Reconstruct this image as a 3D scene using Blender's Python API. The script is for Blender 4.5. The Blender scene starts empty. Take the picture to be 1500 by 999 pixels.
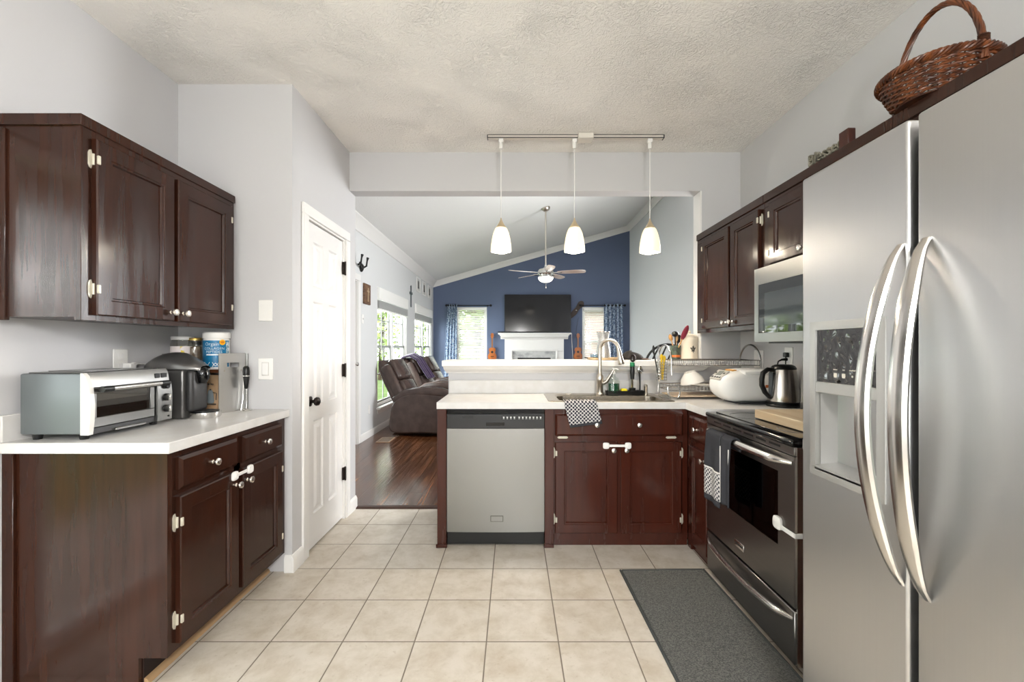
import bpy, bmesh, math, random
from mathutils import Vector, Matrix
R = math.radians
random.seed(7)
SC = bpy.context.scene
COL = SC.collection

# ------------------------------------------------------------------ camera
FX, CX, CY, H = 640.0, 752.0, 508.0, 1.25        # focal length in pixels (1500 wide), axis pixel, eye height
cam_d = bpy.data.cameras.new('camera')
cam = bpy.data.objects.new('camera', cam_d); COL.objects.link(cam)
cam.location = (0, 0, H); cam.rotation_euler = (R(90), 0, 0)
cam_d.sensor_width = 36; cam_d.lens = FX / 1500 * 36
cam_d.shift_x = -2 / 1500; cam_d.shift_y = 8.5 / 1500
cam_d.clip_start = 0.05; cam_d.clip_end = 200
SC.camera = cam

# ------------------------------------------------------------------ world, lights, exposure
SC.view_settings.view_transform = 'Standard'
SC.view_settings.look = 'None'
SC.view_settings.gamma = 1.0
SC.view_settings.use_curve_mapping = False
SC.view_settings.exposure = 0.71
W = bpy.data.worlds.new('sky'); SC.world = W; W.use_nodes = True
wb = W.node_tree.nodes['Background']
wb.inputs['Color'].default_value = (0.97, 0.985, 1.0, 1); wb.inputs['Strength'].default_value = 4.4

def area(name, loc, rot, sx, sy, power, col=(1, 1, 1), portal=False, spread=180):
    d = bpy.data.lights.new(name, 'AREA'); d.shape = 'RECTANGLE'; d.size = sx; d.size_y = sy
    d.energy = power; d.color = col; d.cycles.is_portal = portal; d.spread = R(spread)
    o = bpy.data.objects.new(name, d); COL.objects.link(o); o.location = loc; o.rotation_euler = rot
    return o
# portals: daylight through the windows (they only guide the sky's light)
area('skylight_portal', (-1.83, 0.45, 1.05), (0, R(-90), 0), 2.1, 2.1, 1, portal=True)
area('skylight_portal', (0.0, -2.58, 1.45), (R(90), 0, 0), 2.6, 1.6, 1, portal=True)
area('skylight_portal', (-1.98, 7.3, 1.25), (0, R(-90), 0), 1.9, 1.8, 1, portal=True)
area('skylight_portal', (-1.98, 9.75, 1.25), (0, R(-90), 0), 1.9, 1.8, 1, portal=True)
# daylight through the window behind the camera, and an added fill lamp at the unseen right living room wall
area('daylight_fill_lamp', (0.0, -2.5, 1.45), (R(90), 0, 0), 2.5, 1.5, 30, (0.97, 0.98, 1.0))
area('daylight_fill_lamp', (2.84, 5.2, 1.9), (0, R(90), 0), 1.5, 1.5, 105, (0.97, 0.98, 1.0))
# added lamp outside the tall living room windows, unseen, brightening the room
area('garden_fill_lamp', (-4.6, 7.6, 1.9), (0, R(-90), 0), 3.4, 5.0, 860, (0.97, 0.99, 1.0))
def point(name, loc, power, col, size):
    d = bpy.data.lights.new(name, 'POINT'); d.energy = power; d.color = col; d.shadow_soft_size = size
    o = bpy.data.objects.new(name, d); COL.objects.link(o); o.location = loc; return o
# added fill lamp, unseen behind the camera, brightening the kitchen and its ceiling
point('kitchen_fill_light', (0.35, -0.75, 1.86), 98, (1.0, 0.985, 0.965), 0.16)

# ------------------------------------------------------------------ helpers
def srgb(h):
    h = h.lstrip('#')
    out = []
    for i in (0, 2, 4):
        v = int(h[i:i + 2], 16) / 255
        out.append(v / 12.92 if v <= 0.04045 else ((v + 0.055) / 1.055) ** 2.4)
    return tuple(out) + (1.0,)

def P(px, py, Y):
    "scene point seen at pixel (px, py) of the 1500x999 frame at distance Y"
    return Vector(((px - CX) * Y / FX, Y, H - (py - CY) * Y / FX))

MATS = {}
def mat(name, col, rough=0.5, metal=0.0, col2=None, cscale=(20, 20, 20), cdetail=4, cramp=(0.35, 0.65), bump=0.0, bscale=(60, 60, 60), bdist=0.002,
        spec=0.5, emit=None, estr=0.0, trans=0.0, coat=0.0, rough2=None, sheen=0.0, aniso=0.0, ior=1.45, bdetail=3):
    if name in MATS: return MATS[name]
    m = bpy.data.materials.new(name); m.use_nodes = True
    nt = m.node_tree; b = nt.nodes['Principled BSDF']; L = nt.links
    c1 = srgb(col) if isinstance(col, str) else tuple(col) + (1,)
    b.inputs['Base Color'].default_value = c1
    b.inputs['Roughness'].default_value = rough; b.inputs['Metallic'].default_value = metal
    b.inputs['Specular IOR Level'].default_value = spec; b.inputs['IOR'].default_value = ior
    b.inputs['Transmission Weight'].default_value = trans
    b.inputs['Coat Weight'].default_value = coat; b.inputs['Sheen Weight'].default_value = sheen
    b.inputs['Anisotropic'].default_value = aniso
    if emit:
        b.inputs['Emission Color'].default_value = srgb(emit); b.inputs['Emission Strength'].default_value = estr
    tc = nt.nodes.new('ShaderNodeTexCoord')
    def noise(scale, detail, dist=0.0):
        mp = nt.nodes.new('ShaderNodeMapping'); mp.inputs['Scale'].default_value = scale
        L.new(tc.outputs['Object'], mp.inputs['Vector'])
        n = nt.nodes.new('ShaderNodeTexNoise'); n.inputs['Scale'].default_value = 1.0
        n.inputs['Detail'].default_value = detail; n.inputs['Distortion'].default_value = dist
        L.new(mp.outputs['Vector'], n.inputs['Vector']); return n
    if col2 or rough2 is not None:
        n = noise(cscale, cdetail)
        mr = nt.nodes.new('ShaderNodeMapRange'); mr.inputs['From Min'].default_value = cramp[0]; mr.inputs['From Max'].default_value = cramp[1]
        L.new(n.outputs['Fac'], mr.inputs['Value'])
        if col2:
            mx = nt.nodes.new('ShaderNodeMix'); mx.data_type = 'RGBA'
            mx.inputs['A'].default_value = c1; mx.inputs['B'].default_value = srgb(col2) if isinstance(col2, str) else tuple(col2) + (1,)
            L.new(mr.outputs['Result'], mx.inputs['Factor']); L.new(mx.outputs['Result'], b.inputs['Base Color'])
        if rough2 is not None:
            m2 = nt.nodes.new('ShaderNodeMapRange'); m2.inputs['To Min'].default_value = rough; m2.inputs['To Max'].default_value = rough2
            m2.inputs['From Min'].default_value = cramp[0]; m2.inputs['From Max'].default_value = cramp[1]
            L.new(n.outputs['Fac'], m2.inputs['Value']); L.new(m2.outputs['Result'], b.inputs['Roughness'])
    if bump:
        n = noise(bscale, bdetail)
        bp = nt.nodes.new('ShaderNodeBump'); bp.inputs['Strength'].default_value = bump; bp.inputs['Distance'].default_value = bdist
        L.new(n.outputs['Fac'], bp.inputs['Height']); L.new(bp.outputs['Normal'], b.inputs['Normal'])
    MATS[name] = m
    return m

def glass_pane(name='window_glass', tint=(0.96, 0.98, 0.97), refl=0.07):
    if name in MATS: return MATS[name]
    m = bpy.data.materials.new(name); m.use_nodes = True; nt = m.node_tree; nt.nodes.clear()
    o = nt.nodes.new('ShaderNodeOutputMaterial'); t = nt.nodes.new('ShaderNodeBsdfTransparent'); g = nt.nodes.new('ShaderNodeBsdfGlossy')
    t.inputs['Color'].default_value = tuple(tint) + (1,); g.inputs['Roughness'].default_value = 0.02
    mx = nt.nodes.new('ShaderNodeMixShader'); mx.inputs['Fac'].default_value = refl
    nt.links.new(t.outputs[0], mx.inputs[1]); nt.links.new(g.outputs[0], mx.inputs[2]); nt.links.new(mx.outputs[0], o.inputs['Surface'])
    MATS[name] = m; return m

class MB:
    "collects shapes into one mesh"
    def __init__(s): s.v = []; s.f = []; s.mi = []; s.T = Matrix.Identity(4); s.cur = 0
    def at(s, loc=(0, 0, 0), rz=0, rx=0, ry=0):
        s.T = Matrix.Translation(loc) @ Matrix.Rotation(rz, 4, 'Z') @ Matrix.Rotation(ry, 4, 'Y') @ Matrix.Rotation(rx, 4, 'X'); return s
    def add(s, vs, fs):
        n = len(s.v)
        s.v += [s.T @ Vector(p) for p in vs]
        s.f += [[n + i for i in f] for f in fs]; s.mi += [s.cur] * len(fs); return s
    def box(s, x0, x1, y0, y1, z0, z1, b=0.0, seg=1):
        x0, x1 = min(x0, x1), max(x0, x1); y0, y1 = min(y0, y1), max(y0, y1); z0, z1 = min(z0, z1), max(z0, z1)
        b = min(b, (x1 - x0) * .49, (y1 - y0) * .49, (z1 - z0) * .49)
        if b <= 0:
            vs = [(x, y, z) for x in (x0, x1) for y in (y0, y1) for z in (z0, z1)]
            fs = [[0, 1, 3, 2], [4, 6, 7, 5], [0, 4, 5, 1], [2, 3, 7, 6], [0, 2, 6, 4], [1, 5, 7, 3]]
            return s.add(vs, fs)
        bm = bmesh.new(); bmesh.ops.create_cube(bm, size=1)
        for v in bm.verts:
            v.co = ((x0 + x1) / 2 + v.co.x * (x1 - x0), (y0 + y1) / 2 + v.co.y * (y1 - y0), (z0 + z1) / 2 + v.co.z * (z1 - z0))
        bmesh.ops.bevel(bm, geom=bm.edges[:], offset=b, segments=seg, profile=0.5, affect='EDGES')
        bm.verts.index_update()
        s.add([v.co[:] for v in bm.verts], [[v.index for v in f.verts] for f in bm.faces]); bm.free(); return s
    def tube(s, pts, r, n=10, closed=False, caps=True):
        pts = [Vector(p) for p in pts]; m = len(pts)
        rad = r if hasattr(r, '__len__') else [r] * m
        vs = []; fs = []; up = None
        for i, p in enumerate(pts):
            if closed: t = pts[(i + 1) % m] - pts[i - 1]
            else: t = pts[min(i + 1, m - 1)] - pts[max(i - 1, 0)]
            if t.length < 1e-9: t = Vector((0, 0, 1))
            t.normalize()
            if up is None:
                a = Vector((0, 0, 1)) if abs(t.z) < .9 else Vector((1, 0, 0)); up = t.cross(a).normalized()
            up = (up - t * up.dot(t))
            up = up.normalized() if up.length > 1e-6 else t.orthogonal().normalized()
            w = t.cross(up)
            for k in range(n):
                a = 2 * math.pi * k / n; vs.append(p + (up * math.cos(a) + w * math.sin(a)) * rad[i])
        for i in range(m if closed else m - 1):
            j = (i + 1) % m
            for k in range(n): fs.append([i * n + k, i * n + (k + 1) % n, j * n + (k + 1) % n, j * n + k])
        if caps and not closed: fs.append(list(range(n))[::-1]); fs.append([(m - 1) * n + k for k in range(n)])
        return s.add(vs, fs)
    def cyl(s, p0, p1, r, n=20, r1=None): return s.tube([p0, p1], [r, r if r1 is None else r1], n)
    def lathe(s, prof, c=(0, 0, 0), n=32, axis='z', sq=0.0):
        "prof: (radius, height) pairs; sq>0 squares the section"
        vs = []; fs = []; m = len(prof)
        for (r, z) in prof:
            for k in range(n):
                a = 2 * math.pi * (k + .5) / n; ca, sa = math.cos(a), math.sin(a)
                if sq: q = (abs(ca) ** (2 + 6 * sq) + abs(sa) ** (2 + 6 * sq)) ** (-1 / (2 + 6 * sq)); ca *= q; sa *= q
                p = (r * ca, r * sa, z)
                if axis == 'x': p = (z, r * ca, r * sa)
                if axis == 'y': p = (r * ca, z, r * sa)
                vs.append((c[0] + p[0], c[1] + p[1], c[2] + p[2]))
        for i in range(m - 1):
            for k in range(n): fs.append([i * n + k, i * n + (k + 1) % n, (i + 1) * n + (k + 1) % n, (i + 1) * n + k])
        if prof[0][0] > 1e-5: fs.append(list(range(n))[::-1])
        if prof[-1][0] > 1e-5: fs.append([(m - 1) * n + k for k in range(n)])
        return s.add(vs, fs)
    def prism(s, poly, axis, a0, a1):
        "poly in the other two axes (x: y,z  y: x,z  z: x,y)"
        n = len(poly); vs = []
        for a in (a0, a1):
            for (u, w) in poly: vs.append((a, u, w) if axis == 'x' else (u, a, w) if axis == 'y' else (u, w, a))
        fs = [list(range(n)), list(range(2 * n - 1, n - 1, -1))]
        for i in range(n): j = (i + 1) % n; fs.append([i, i + n, j + n, j])
        return s.add(vs, fs)
    def sheet(s, fn, nu, nv, closed_u=False):
        vs = [fn(i / nu, j / nv) for j in range(nv + 1) for i in range(nu + 1)]
        fs = [[j * (nu + 1) + i, j * (nu + 1) + i + 1, (j + 1) * (nu + 1) + i + 1, (j + 1) * (nu + 1) + i] for j in range(nv) for i in range(nu)]
        return s.add(vs, fs)
    def ball(s, c, rx, ry=None, rz=None, n=20):
        ry = ry or rx; rz = rz or rx
        T = s.T; s.T = T @ Matrix.Translation(c) @ Matrix.Diagonal((rx, ry, rz, 1))
        m = n // 2
        s.lathe([(max(math.sin(math.pi * i / m), 1e-6), -math.cos(math.pi * i / m)) for i in range(m + 1)], n=n); s.T = T; return s

WM = {}                                            # an object's world matrix, kept while building
def props(o, label=None, cat=None, group=None, kind=None):
    if label: o['label'] = label
    if cat: o['category'] = cat
    if group: o['group'] = group
    if kind: o['kind'] = kind
    return o
def thing(name, label, cat, loc=(0, 0, 0), rz=0, group=None):
    o = bpy.data.objects.new(name, None); COL.objects.link(o); o.empty_display_size = .05
    o.location = loc; o.rotation_euler = (0, 0, rz)
    WM[o] = Matrix.Translation(loc) @ Matrix.Rotation(rz, 4, 'Z')
    return props(o, label, cat, group)
def obj(name, mb, m, parent=None, label=None, cat=None, group=None, kind=None, angle=38, solid=0, subsurf=0):
    "link the shapes of mb (world coordinates) as ONE mesh object"
    vs = mb.v
    if parent is not None:
        M = WM[parent]; inv = M.inverted(); vs = [inv @ v for v in vs]; off = None
    else:
        lo = [min(v[i] for v in vs) for i in range(3)]; hi = [max(v[i] for v in vs) for i in range(3)]
        off = Vector(((lo[0] + hi[0]) / 2, (lo[1] + hi[1]) / 2, lo[2])); vs = [v - off for v in vs]; M = Matrix.Translation(off)
    me = bpy.data.meshes.new(name); me.from_pydata([v[:] for v in vs], [], mb.f)
    ms = m if isinstance(m, (list, tuple)) else [m]
    for x in ms: me.materials.append(x)
    if len(ms) > 1: me.polygons.foreach_set('material_index', mb.mi)
    bm = bmesh.new(); bm.from_mesh(me); bmesh.ops.recalc_face_normals(bm, faces=bm.faces); bm.to_mesh(me); bm.free()
    me.polygons.foreach_set('use_smooth', [True] * len(me.polygons)); me.set_sharp_from_angle(angle=R(angle)); me.update()
    o = bpy.data.objects.new(name, me); COL.objects.link(o)
    if parent is not None: o.parent = parent
    else: o.location = off
    WM[o] = M
    if solid: md = o.modifiers.new('solid', 'SOLIDIFY'); md.thickness = solid; md.offset = 0
    if subsurf: md = o.modifiers.new('sub', 'SUBSURF'); md.levels = subsurf; md.render_levels = subsurf
    return props(o, label, cat, group, kind)
def struct(name, mb, m, parent=None, label=None, **k):
    o = obj(name, mb, m, parent, **k); o['kind'] = 'structure' if parent is None else o.get('kind', 'structure')
    if parent is not None and 'kind' in o: del o['kind']
    if label: o['label'] = label
    return o
def dup(root, loc=None, rz=None, label=None, group=None):
    r = root.copy(); COL.objects.link(r)
    if loc is not None: r.location = loc
    if rz is not None: r.rotation_euler = (0, 0, rz)
    if label: r['label'] = label
    if group: r['group'] = group
    for ch in list(root.children):
        c = ch.copy(); COL.objects.link(c); c.parent = r
        for g in list(ch.children):
            d = g.copy(); COL.objects.link(d); d.parent = c
    return r
def text_mb(mb, s, size, T, warp=None, depth=0.0008):
    "adds lettering as flat mesh (x right, y up in T)"
    cu = bpy.data.curves.new('t', 'FONT'); cu.body = s; cu.size = size; cu.extrude = depth / 2; cu.align_x = 'CENTER'; cu.align_y = 'CENTER'; cu.resolution_u = 2
    o = bpy.data.objects.new('t', cu); COL.objects.link(o)
    dg = bpy.context.evaluated_depsgraph_get(); me = bpy.data.meshes.new_from_object(o.evaluated_get(dg))
    sv = mb.T; mb.T = Matrix.Identity(4)
    mb.add([(warp(T @ v.co) if warp else T @ v.co) for v in me.vertices], [list(p.vertices) for p in me.polygons]); mb.T = sv
    bpy.data.objects.remove(o); bpy.data.curves.remove(cu); bpy.data.meshes.remove(me)
def arc(c, r, a0, a1, n, plane='xz'):
    out = []
    for i in range(n + 1):
        a = R(a0 + (a1 - a0) * i / n); u, w = r * math.cos(a), r * math.sin(a)
        out.append((c[0] + u, c[1], c[2] + w) if plane == 'xz' else (c[0], c[1] + u, c[2] + w) if plane == 'yz' else (c[0] + u, c[1] + w, c[2]))
    return out

# ------------------------------------------------------------------ materials
def wall_mat(name, col):
    return mat(name, col, rough=0.75, spec=0.25, col2=None, bump=0.12, bscale=(90, 90, 90), bdist=0.001)
M_wall = wall_mat('kitchen_wall_paint', '#c3c2c3')
M_lwall = wall_mat('living_wall_paint', '#d3d4d4')
M_blue = wall_mat('navy_wall_paint', '#626d86')
M_white = mat('white_trim_paint', '#e6e4e1', rough=0.4)
M_door = mat('white_door_paint', '#e2e0de', rough=0.38)
M_lam = mat('white_laminate', '#d4d2d0', rough=0.3, col2='#cdcac6', cscale=(14, 14, 14))
M_lam_edge = M_lam
M_black = mat('black_plastic', '#141414', rough=0.35)
M_blackgloss = mat('black_gloss', '#0b0b0c', rough=0.08)
M_dkgrey = mat('dark_grey_plastic', '#3a3a3b', rough=0.4)
M_wplastic = mat('white_plastic', '#e8e6e2', rough=0.35)
M_chrome = mat('chrome', (0.75, 0.74, 0.72), rough=0.12, metal=1)
M_nickel = mat('brushed_nickel', (0.62, 0.57, 0.50), rough=0.28, metal=1)
M_knob = mat('satin_knob', (0.78, 0.74, 0.68), rough=0.25, metal=1)
M_hinge = mat('ivory_hinge', '#c6c0b0', rough=0.4, metal=0.3)
M_bronze = mat('dark_bronze', '#2b2320', rough=0.35, metal=0.8)
M_iron = mat('black_iron', '#1a1a1a', rough=0.5, metal=0.4)
M_steel = mat('stainless', (0.55, 0.55, 0.55), rough=0.3, metal=1, rough2=0.38, cscale=(220, 220, 1.2), aniso=0.3, bump=0.02, bscale=(300, 300, 2))
M_steelh = mat('stainless_fine', (0.29, 0.287, 0.278), rough=0.28, metal=1, rough2=0.32, cscale=(2, 2, 250))
M_slate = mat('dark_stainless', (0.25, 0.235, 0.225), rough=0.28, metal=1, rough2=0.36, cscale=(2, 2, 220))
M_handle = mat('polished_steel', (0.70, 0.68, 0.65), rough=0.2, metal=1)
M_cab = mat('espresso_stain', '#351c12', rough=0.13, rough2=0.24, col2='#2a150d', cscale=(30, 30, 2.2), cdetail=6, bump=0.05, bscale=(240, 240, 9), bdist=0.0008, spec=0.4)
M_cabr = mat('mahogany_stain', '#431d13', rough=0.16, rough2=0.28, col2='#39180f', cscale=(24, 24, 2.4), cdetail=6, bump=0.05, bscale=(240, 240, 9), bdist=0.0008, spec=0.5)
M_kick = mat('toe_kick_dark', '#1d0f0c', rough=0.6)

def ceiling_mat(name, col, s=1.0):
    m = mat(name, col, rough=0.9, spec=0.1); nt = m.node_tree; b = nt.nodes['Principled BSDF']; L = nt.links
    tc = nt.nodes.new('ShaderNodeTexCoord')
    n0 = nt.nodes.new('ShaderNodeTexNoise'); n0.inputs['Scale'].default_value = 3.5; n0.inputs['Detail'].default_value = 2
    n1 = nt.nodes.new('ShaderNodeTexNoise'); n1.inputs['Scale'].default_value = 27; n1.inputs['Detail'].default_value = 5; n1.inputs['Distortion'].default_value = 2.6; n1.inputs['Roughness'].default_value = 0.6
    v = nt.nodes.new('ShaderNodeTexVoronoi'); v.inputs['Scale'].default_value = 45; v.feature = 'SMOOTH_F1'
    for x in (n0, n1, v): L.new(tc.outputs['Object'], x.inputs['Vector'])
    r = nt.nodes.new('ShaderNodeMapRange'); r.inputs['From Min'].default_value = 0.42; r.inputs['From Max'].default_value = 0.62
    L.new(n1.outputs['Fac'], r.inputs['Value'])
    ad = nt.nodes.new('ShaderNodeMath'); ad.operation = 'MULTIPLY_ADD'; ad.inputs[1].default_value = 0.35
    L.new(v.outputs['Distance'], ad.inputs[0]); L.new(r.outputs['Result'], ad.inputs[2])
    bp = nt.nodes.new('ShaderNodeBump'); bp.inputs['Distance'].default_value = 0.007
    rs = nt.nodes.new('ShaderNodeMapRange'); rs.inputs['From Min'].default_value = 0.35; rs.inputs['From Max'].default_value = 0.65
    rs.inputs['To Min'].default_value = 0.55 * s; rs.inputs['To Max'].default_value = 0.95 * s
    L.new(n0.outputs['Fac'], rs.inputs['Value']); L.new(rs.outputs['Result'], bp.inputs['Strength'])
    L.new(ad.outputs[0], bp.inputs['Height']); L.new(bp.outputs['Normal'], b.inputs['Normal'])
    return m
M_ceil = ceiling_mat('textured_ceiling', '#f0ece7', 0.85)
M_lceil = ceiling_mat('living_ceiling_texture', '#e6e6e4', 0.5)

def tile_mat():
    m = mat('beige_floor_tile', '#cfc2ae', rough=0.32); nt = m.node_tree; b = nt.nodes['Principled BSDF']; L = nt.links
    g = nt.nodes.new('ShaderNodeNewGeometry'); mp = nt.nodes.new('ShaderNodeMapping')
    T = 0.305
    mp.inputs['Location'].default_value = (-(0.191) / T, -(1.852) / T, 0); mp.inputs['Scale'].default_value = (1 / T, 1 / T, 1 / T)
    L.new(g.outputs['Position'], mp.inputs['Vector'])
    br = nt.nodes.new('ShaderNodeTexBrick'); br.offset = 0; br.squash = 1
    br.inputs['Scale'].default_value = 1; br.inputs['Brick Width'].default_value = 1; br.inputs['Row Height'].default_value = 1
    br.inputs['Mortar Size'].default_value = 0.011; br.inputs['Mortar Smooth'].default_value = 0.4; br.inputs['Bias'].default_value = 0
    br.inputs['Color1'].default_value = (0, 0, 0, 1); br.inputs['Color2'].default_value = (1, 1, 1, 1)
    L.new(mp.outputs['Vector'], br.inputs['Vector'])
    n1 = nt.nodes.new('ShaderNodeTexNoise'); n1.inputs['Scale'].default_value = 9; n1.inputs['Detail'].default_value = 7; n1.inputs['Roughness'].default_value = 0.65; n1.inputs['Distortion'].default_value = 0.25
    n2 = nt.nodes.new('ShaderNodeTexNoise'); n2.inputs['Scale'].default_value = 55; n2.inputs['Detail'].default_value = 3
    # each tile shows another piece of the stone pattern
    va = nt.nodes.new('ShaderNodeVectorMath'); va.operation = 'MULTIPLY_ADD'; va.inputs[1].default_value = (7, 5, 3)
    L.new(br.outputs['Color'], va.inputs[0]); L.new(g.outputs['Position'], va.inputs[2])
    L.new(va.outputs[0], n1.inputs['Vector']); L.new(va.outputs[0], n2.inputs['Vector'])
    r1 = nt.nodes.new('ShaderNodeValToRGB'); e = r1.color_ramp.elements
    e[0].position = 0.3; e[0].color = srgb('#b3a796'); e[1].position = 0.6; e[1].color = srgb('#cac2b6')
    x = r1.color_ramp.elements.new(0.46); x.color = srgb('#c0b7a9')
    L.new(n1.outputs['Fac'], r1.inputs['Fac'])
    r2 = nt.nodes.new('ShaderNodeMapRange'); r2.inputs['From Min'].default_value = 0.62; r2.inputs['From Max'].default_value = 0.75; r2.inputs['To Max'].default_value = 0.35
    L.new(n2.outputs['Fac'], r2.inputs['Value'])
    mx = nt.nodes.new('ShaderNodeMix'); mx.data_type = 'RGBA'; mx.inputs['B'].default_value = srgb('#9b8a72')
    L.new(r2.outputs['Result'], mx.inputs['Factor']); L.new(r1.outputs['Color'], mx.inputs['A'])
    mg = nt.nodes.new('ShaderNodeMix'); mg.data_type = 'RGBA'; mg.inputs['B'].default_value = srgb('#7a7064')
    L.new(br.outputs['Fac'], mg.inputs['Factor']); L.new(mx.outputs['Result'], mg.inputs['A']); L.new(mg.outputs['Result'], b.inputs['Base Color'])
    rr = nt.nodes.new('ShaderNodeMapRange'); rr.inputs['To Min'].default_value = 0.3; rr.inputs['To Max'].default_value = 0.8
    L.new(br.outputs['Fac'], rr.inputs['Value']); L.new(rr.outputs['Result'], b.inputs['Roughness'])
    sb = nt.nodes.new('ShaderNodeMath'); sb.operation = 'MULTIPLY_ADD'; sb.inputs[1].default_value = -1.0
    L.new(br.outputs['Fac'], sb.inputs[0])
    sc = nt.nodes.new('ShaderNodeMath'); sc.operation = 'MULTIPLY'; sc.inputs[1].default_value = 0.35; L.new(n1.outputs['Fac'], sc.inputs[0]); L.new(sc.outputs[0], sb.inputs[2])
    bp = nt.nodes.new('ShaderNodeBump'); bp.inputs['Strength'].default_value = 0.5; bp.inputs['Distance'].default_value = 0.004
    L.new(sb.outputs[0], bp.inputs['Height']); L.new(bp.outputs['Normal'], b.inputs['Normal'])
    return m
M_tile = tile_mat()

def plank_mat():
    m = mat('dark_wood_planks', '#4a2a1a', rough=0.18, spec=0.7); nt = m.node_tree; b = nt.nodes['Principled BSDF']; L = nt.links
    g = nt.nodes.new('ShaderNodeNewGeometry'); mp = nt.nodes.new('ShaderNodeMapping'); mp.inputs['Rotation'].default_value = (0, 0, R(90))
    L.new(g.outputs['Position'], mp.inputs['Vector'])
    br = nt.nodes.new('ShaderNodeTexBrick'); br.offset = 0.37
    br.inputs['Scale'].default_value = 1; br.inputs['Brick Width'].default_value = 1.25; br.inputs['Row Height'].default_value = 0.128
    br.inputs['Mortar Size'].default_value = 0.0042; br.inputs['Mortar Smooth'].default_value = 0.3; br.inputs['Bias'].default_value = 0
    br.inputs['Color1'].default_value = (0, 0, 0, 1); br.inputs['Color2'].default_value = (1, 1, 1, 1)
    L.new(mp.outputs['Vector'], br.inputs['Vector'])
    m2 = nt.nodes.new('ShaderNodeMapping'); m2.inputs['Scale'].default_value = (14, 0.9, 1); L.new(g.outputs['Position'], m2.inputs['Vector'])
    va = nt.nodes.new('ShaderNodeVectorMath'); va.operation = 'MULTIPLY_ADD'; va.inputs[1].default_value = (31, 17, 3)
    L.new(br.outputs['Color'], va.inputs[0]); L.new(m2.outputs['Vector'], va.inputs[2])
    n = nt.nodes.new('ShaderNodeTexNoise'); n.inputs['Scale'].default_value = 1.6; n.inputs['Detail'].default_value = 7; n.inputs['Roughness'].default_value = 0.6; n.inputs['Distortion'].default_value = 0.5
    L.new(va.outputs[0], n.inputs['Vector'])
    r = nt.nodes.new('ShaderNodeValToRGB'); e = r.color_ramp.elements
    e[0].position = 0.3; e[0].color = srgb('#2f1d15'); e[1].position = 0.7; e[1].color = srgb('#855432'); x = e.new(0.5); x.color = srgb('#54321d')
    L.new(n.outputs['Fac'], r.inputs['Fac'])
    mg = nt.nodes.new('ShaderNodeMix'); mg.data_type = 'RGBA'; mg.inputs['B'].default_value = srgb('#120a07')
    L.new(br.outputs['Fac'], mg.inputs['Factor']); L.new(r.outputs['Color'], mg.inputs['A']); L.new(mg.outputs['Result'], b.inputs['Base Color'])
    sb = nt.nodes.new('ShaderNodeMath'); sb.operation = 'MULTIPLY_ADD'; sb.inputs[1].default_value = -1.2
    L.new(br.outputs['Fac'], sb.inputs[0]); L.new(n.outputs['Fac'], sb.inputs[2])
    bp = nt.nodes.new('ShaderNodeBump'); bp.inputs['Strength'].default_value = 0.35; bp.inputs['Distance'].default_value = 0.004
    L.new(sb.outputs[0], bp.inputs['Height']); L.new(bp.outputs['Normal'], b.inputs['Normal'])
    return m
M_plank = plank_mat()
# ================================================================== THE SETTING
XL, XR = -1.865, 1.705            # kitchen side walls
XP = -1.23                       # pantry wall
YE = 2.43                        # short wall at the end of the left counter
YH0, YH1 = 3.28, 3.40            # header / bar wall
YB = -2.6                        # wall behind the camera
ZC = 2.71                        # kitchen ceiling
LX0, LX1, LY1 = -2.0, 2.9, 10.9  # living room
def zl(x): return 2.86 + 0.288 * (x - LX0)      # sloped living ceiling

struct('floor_kitchen', MB().box(XL - .1, XR + .1, YB - .1, 3.385, -0.05, 0), M_tile)
struct('floor_living', MB().box(LX0 - .1, LX1 + .1, 3.385, LY1 + .1, -0.05, 0), M_plank)
struct('trim_1', MB().prism([(3.365, 0), (3.37, .006), (3.39, .011), (3.42, .011), (3.435, .005), (3.44, 0)], 'x', XP, -.44), mat('threshold_wood', '#3a2216', rough=0.4), label='dark wood threshold strip between tile and wood floor')
struct('ceiling_kitchen', MB().box(XL - .1, XR + .1, YB - .1, YH1, ZC, ZC + .06), M_ceil)
mb = MB(); mb.prism([(LX0 - .1, zl(LX0 - .1)), (LX1 + .1, zl(LX1 + .1)), (LX1 + .1, zl(LX1 + .1) + .06), (LX0 - .1, zl(LX0 - .1) + .06)], 'y', YH1, LY1 + .1)
struct('ceiling_living', mb, M_lceil)

# kitchen left wall with the patio door opening (behind the frame's left edge)
PD0, PD1, PDZ = -0.6, 1.49, 2.05
mb = MB(); mb.box(XL - .12, XL, PD1, YE + .02, 0, ZC).box(XL - .12, XL, YB, PD0, 0, ZC).box(XL - .12, XL, PD0, PD1, PDZ, ZC)
struct('wall_left', mb, M_wall)
struct('wall_end', MB().box(XL - .02, XP - .1, YE, YE + .1, 0, ZC).box(XP - .1, XP, YE, YE + .1, 0, ZC), M_wall)
DY0, DY1, DZ = 2.60, 3.19, 2.03
mb = MB(); mb.box(XP - .1, XP, YE + .1, DY0, 0, ZC).box(XP - .1, XP, DY1, YH1, 0, ZC).box(XP - .1, XP, DY0, DY1, DZ, ZC)
struct('wall_pantry', mb, M_wall)
struct('wall_pantry_back', MB().box(LX0 - .1, XP - .1, YH1 - .1, YH1, 0, 4.0).box(LX0 - .1, LX0, YE, YH1 - .1, 0, ZC), M_lwall)
struct('wall_right', MB().box(XR, XR + .12, YB, YH1, 0, ZC), M_wall)
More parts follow.
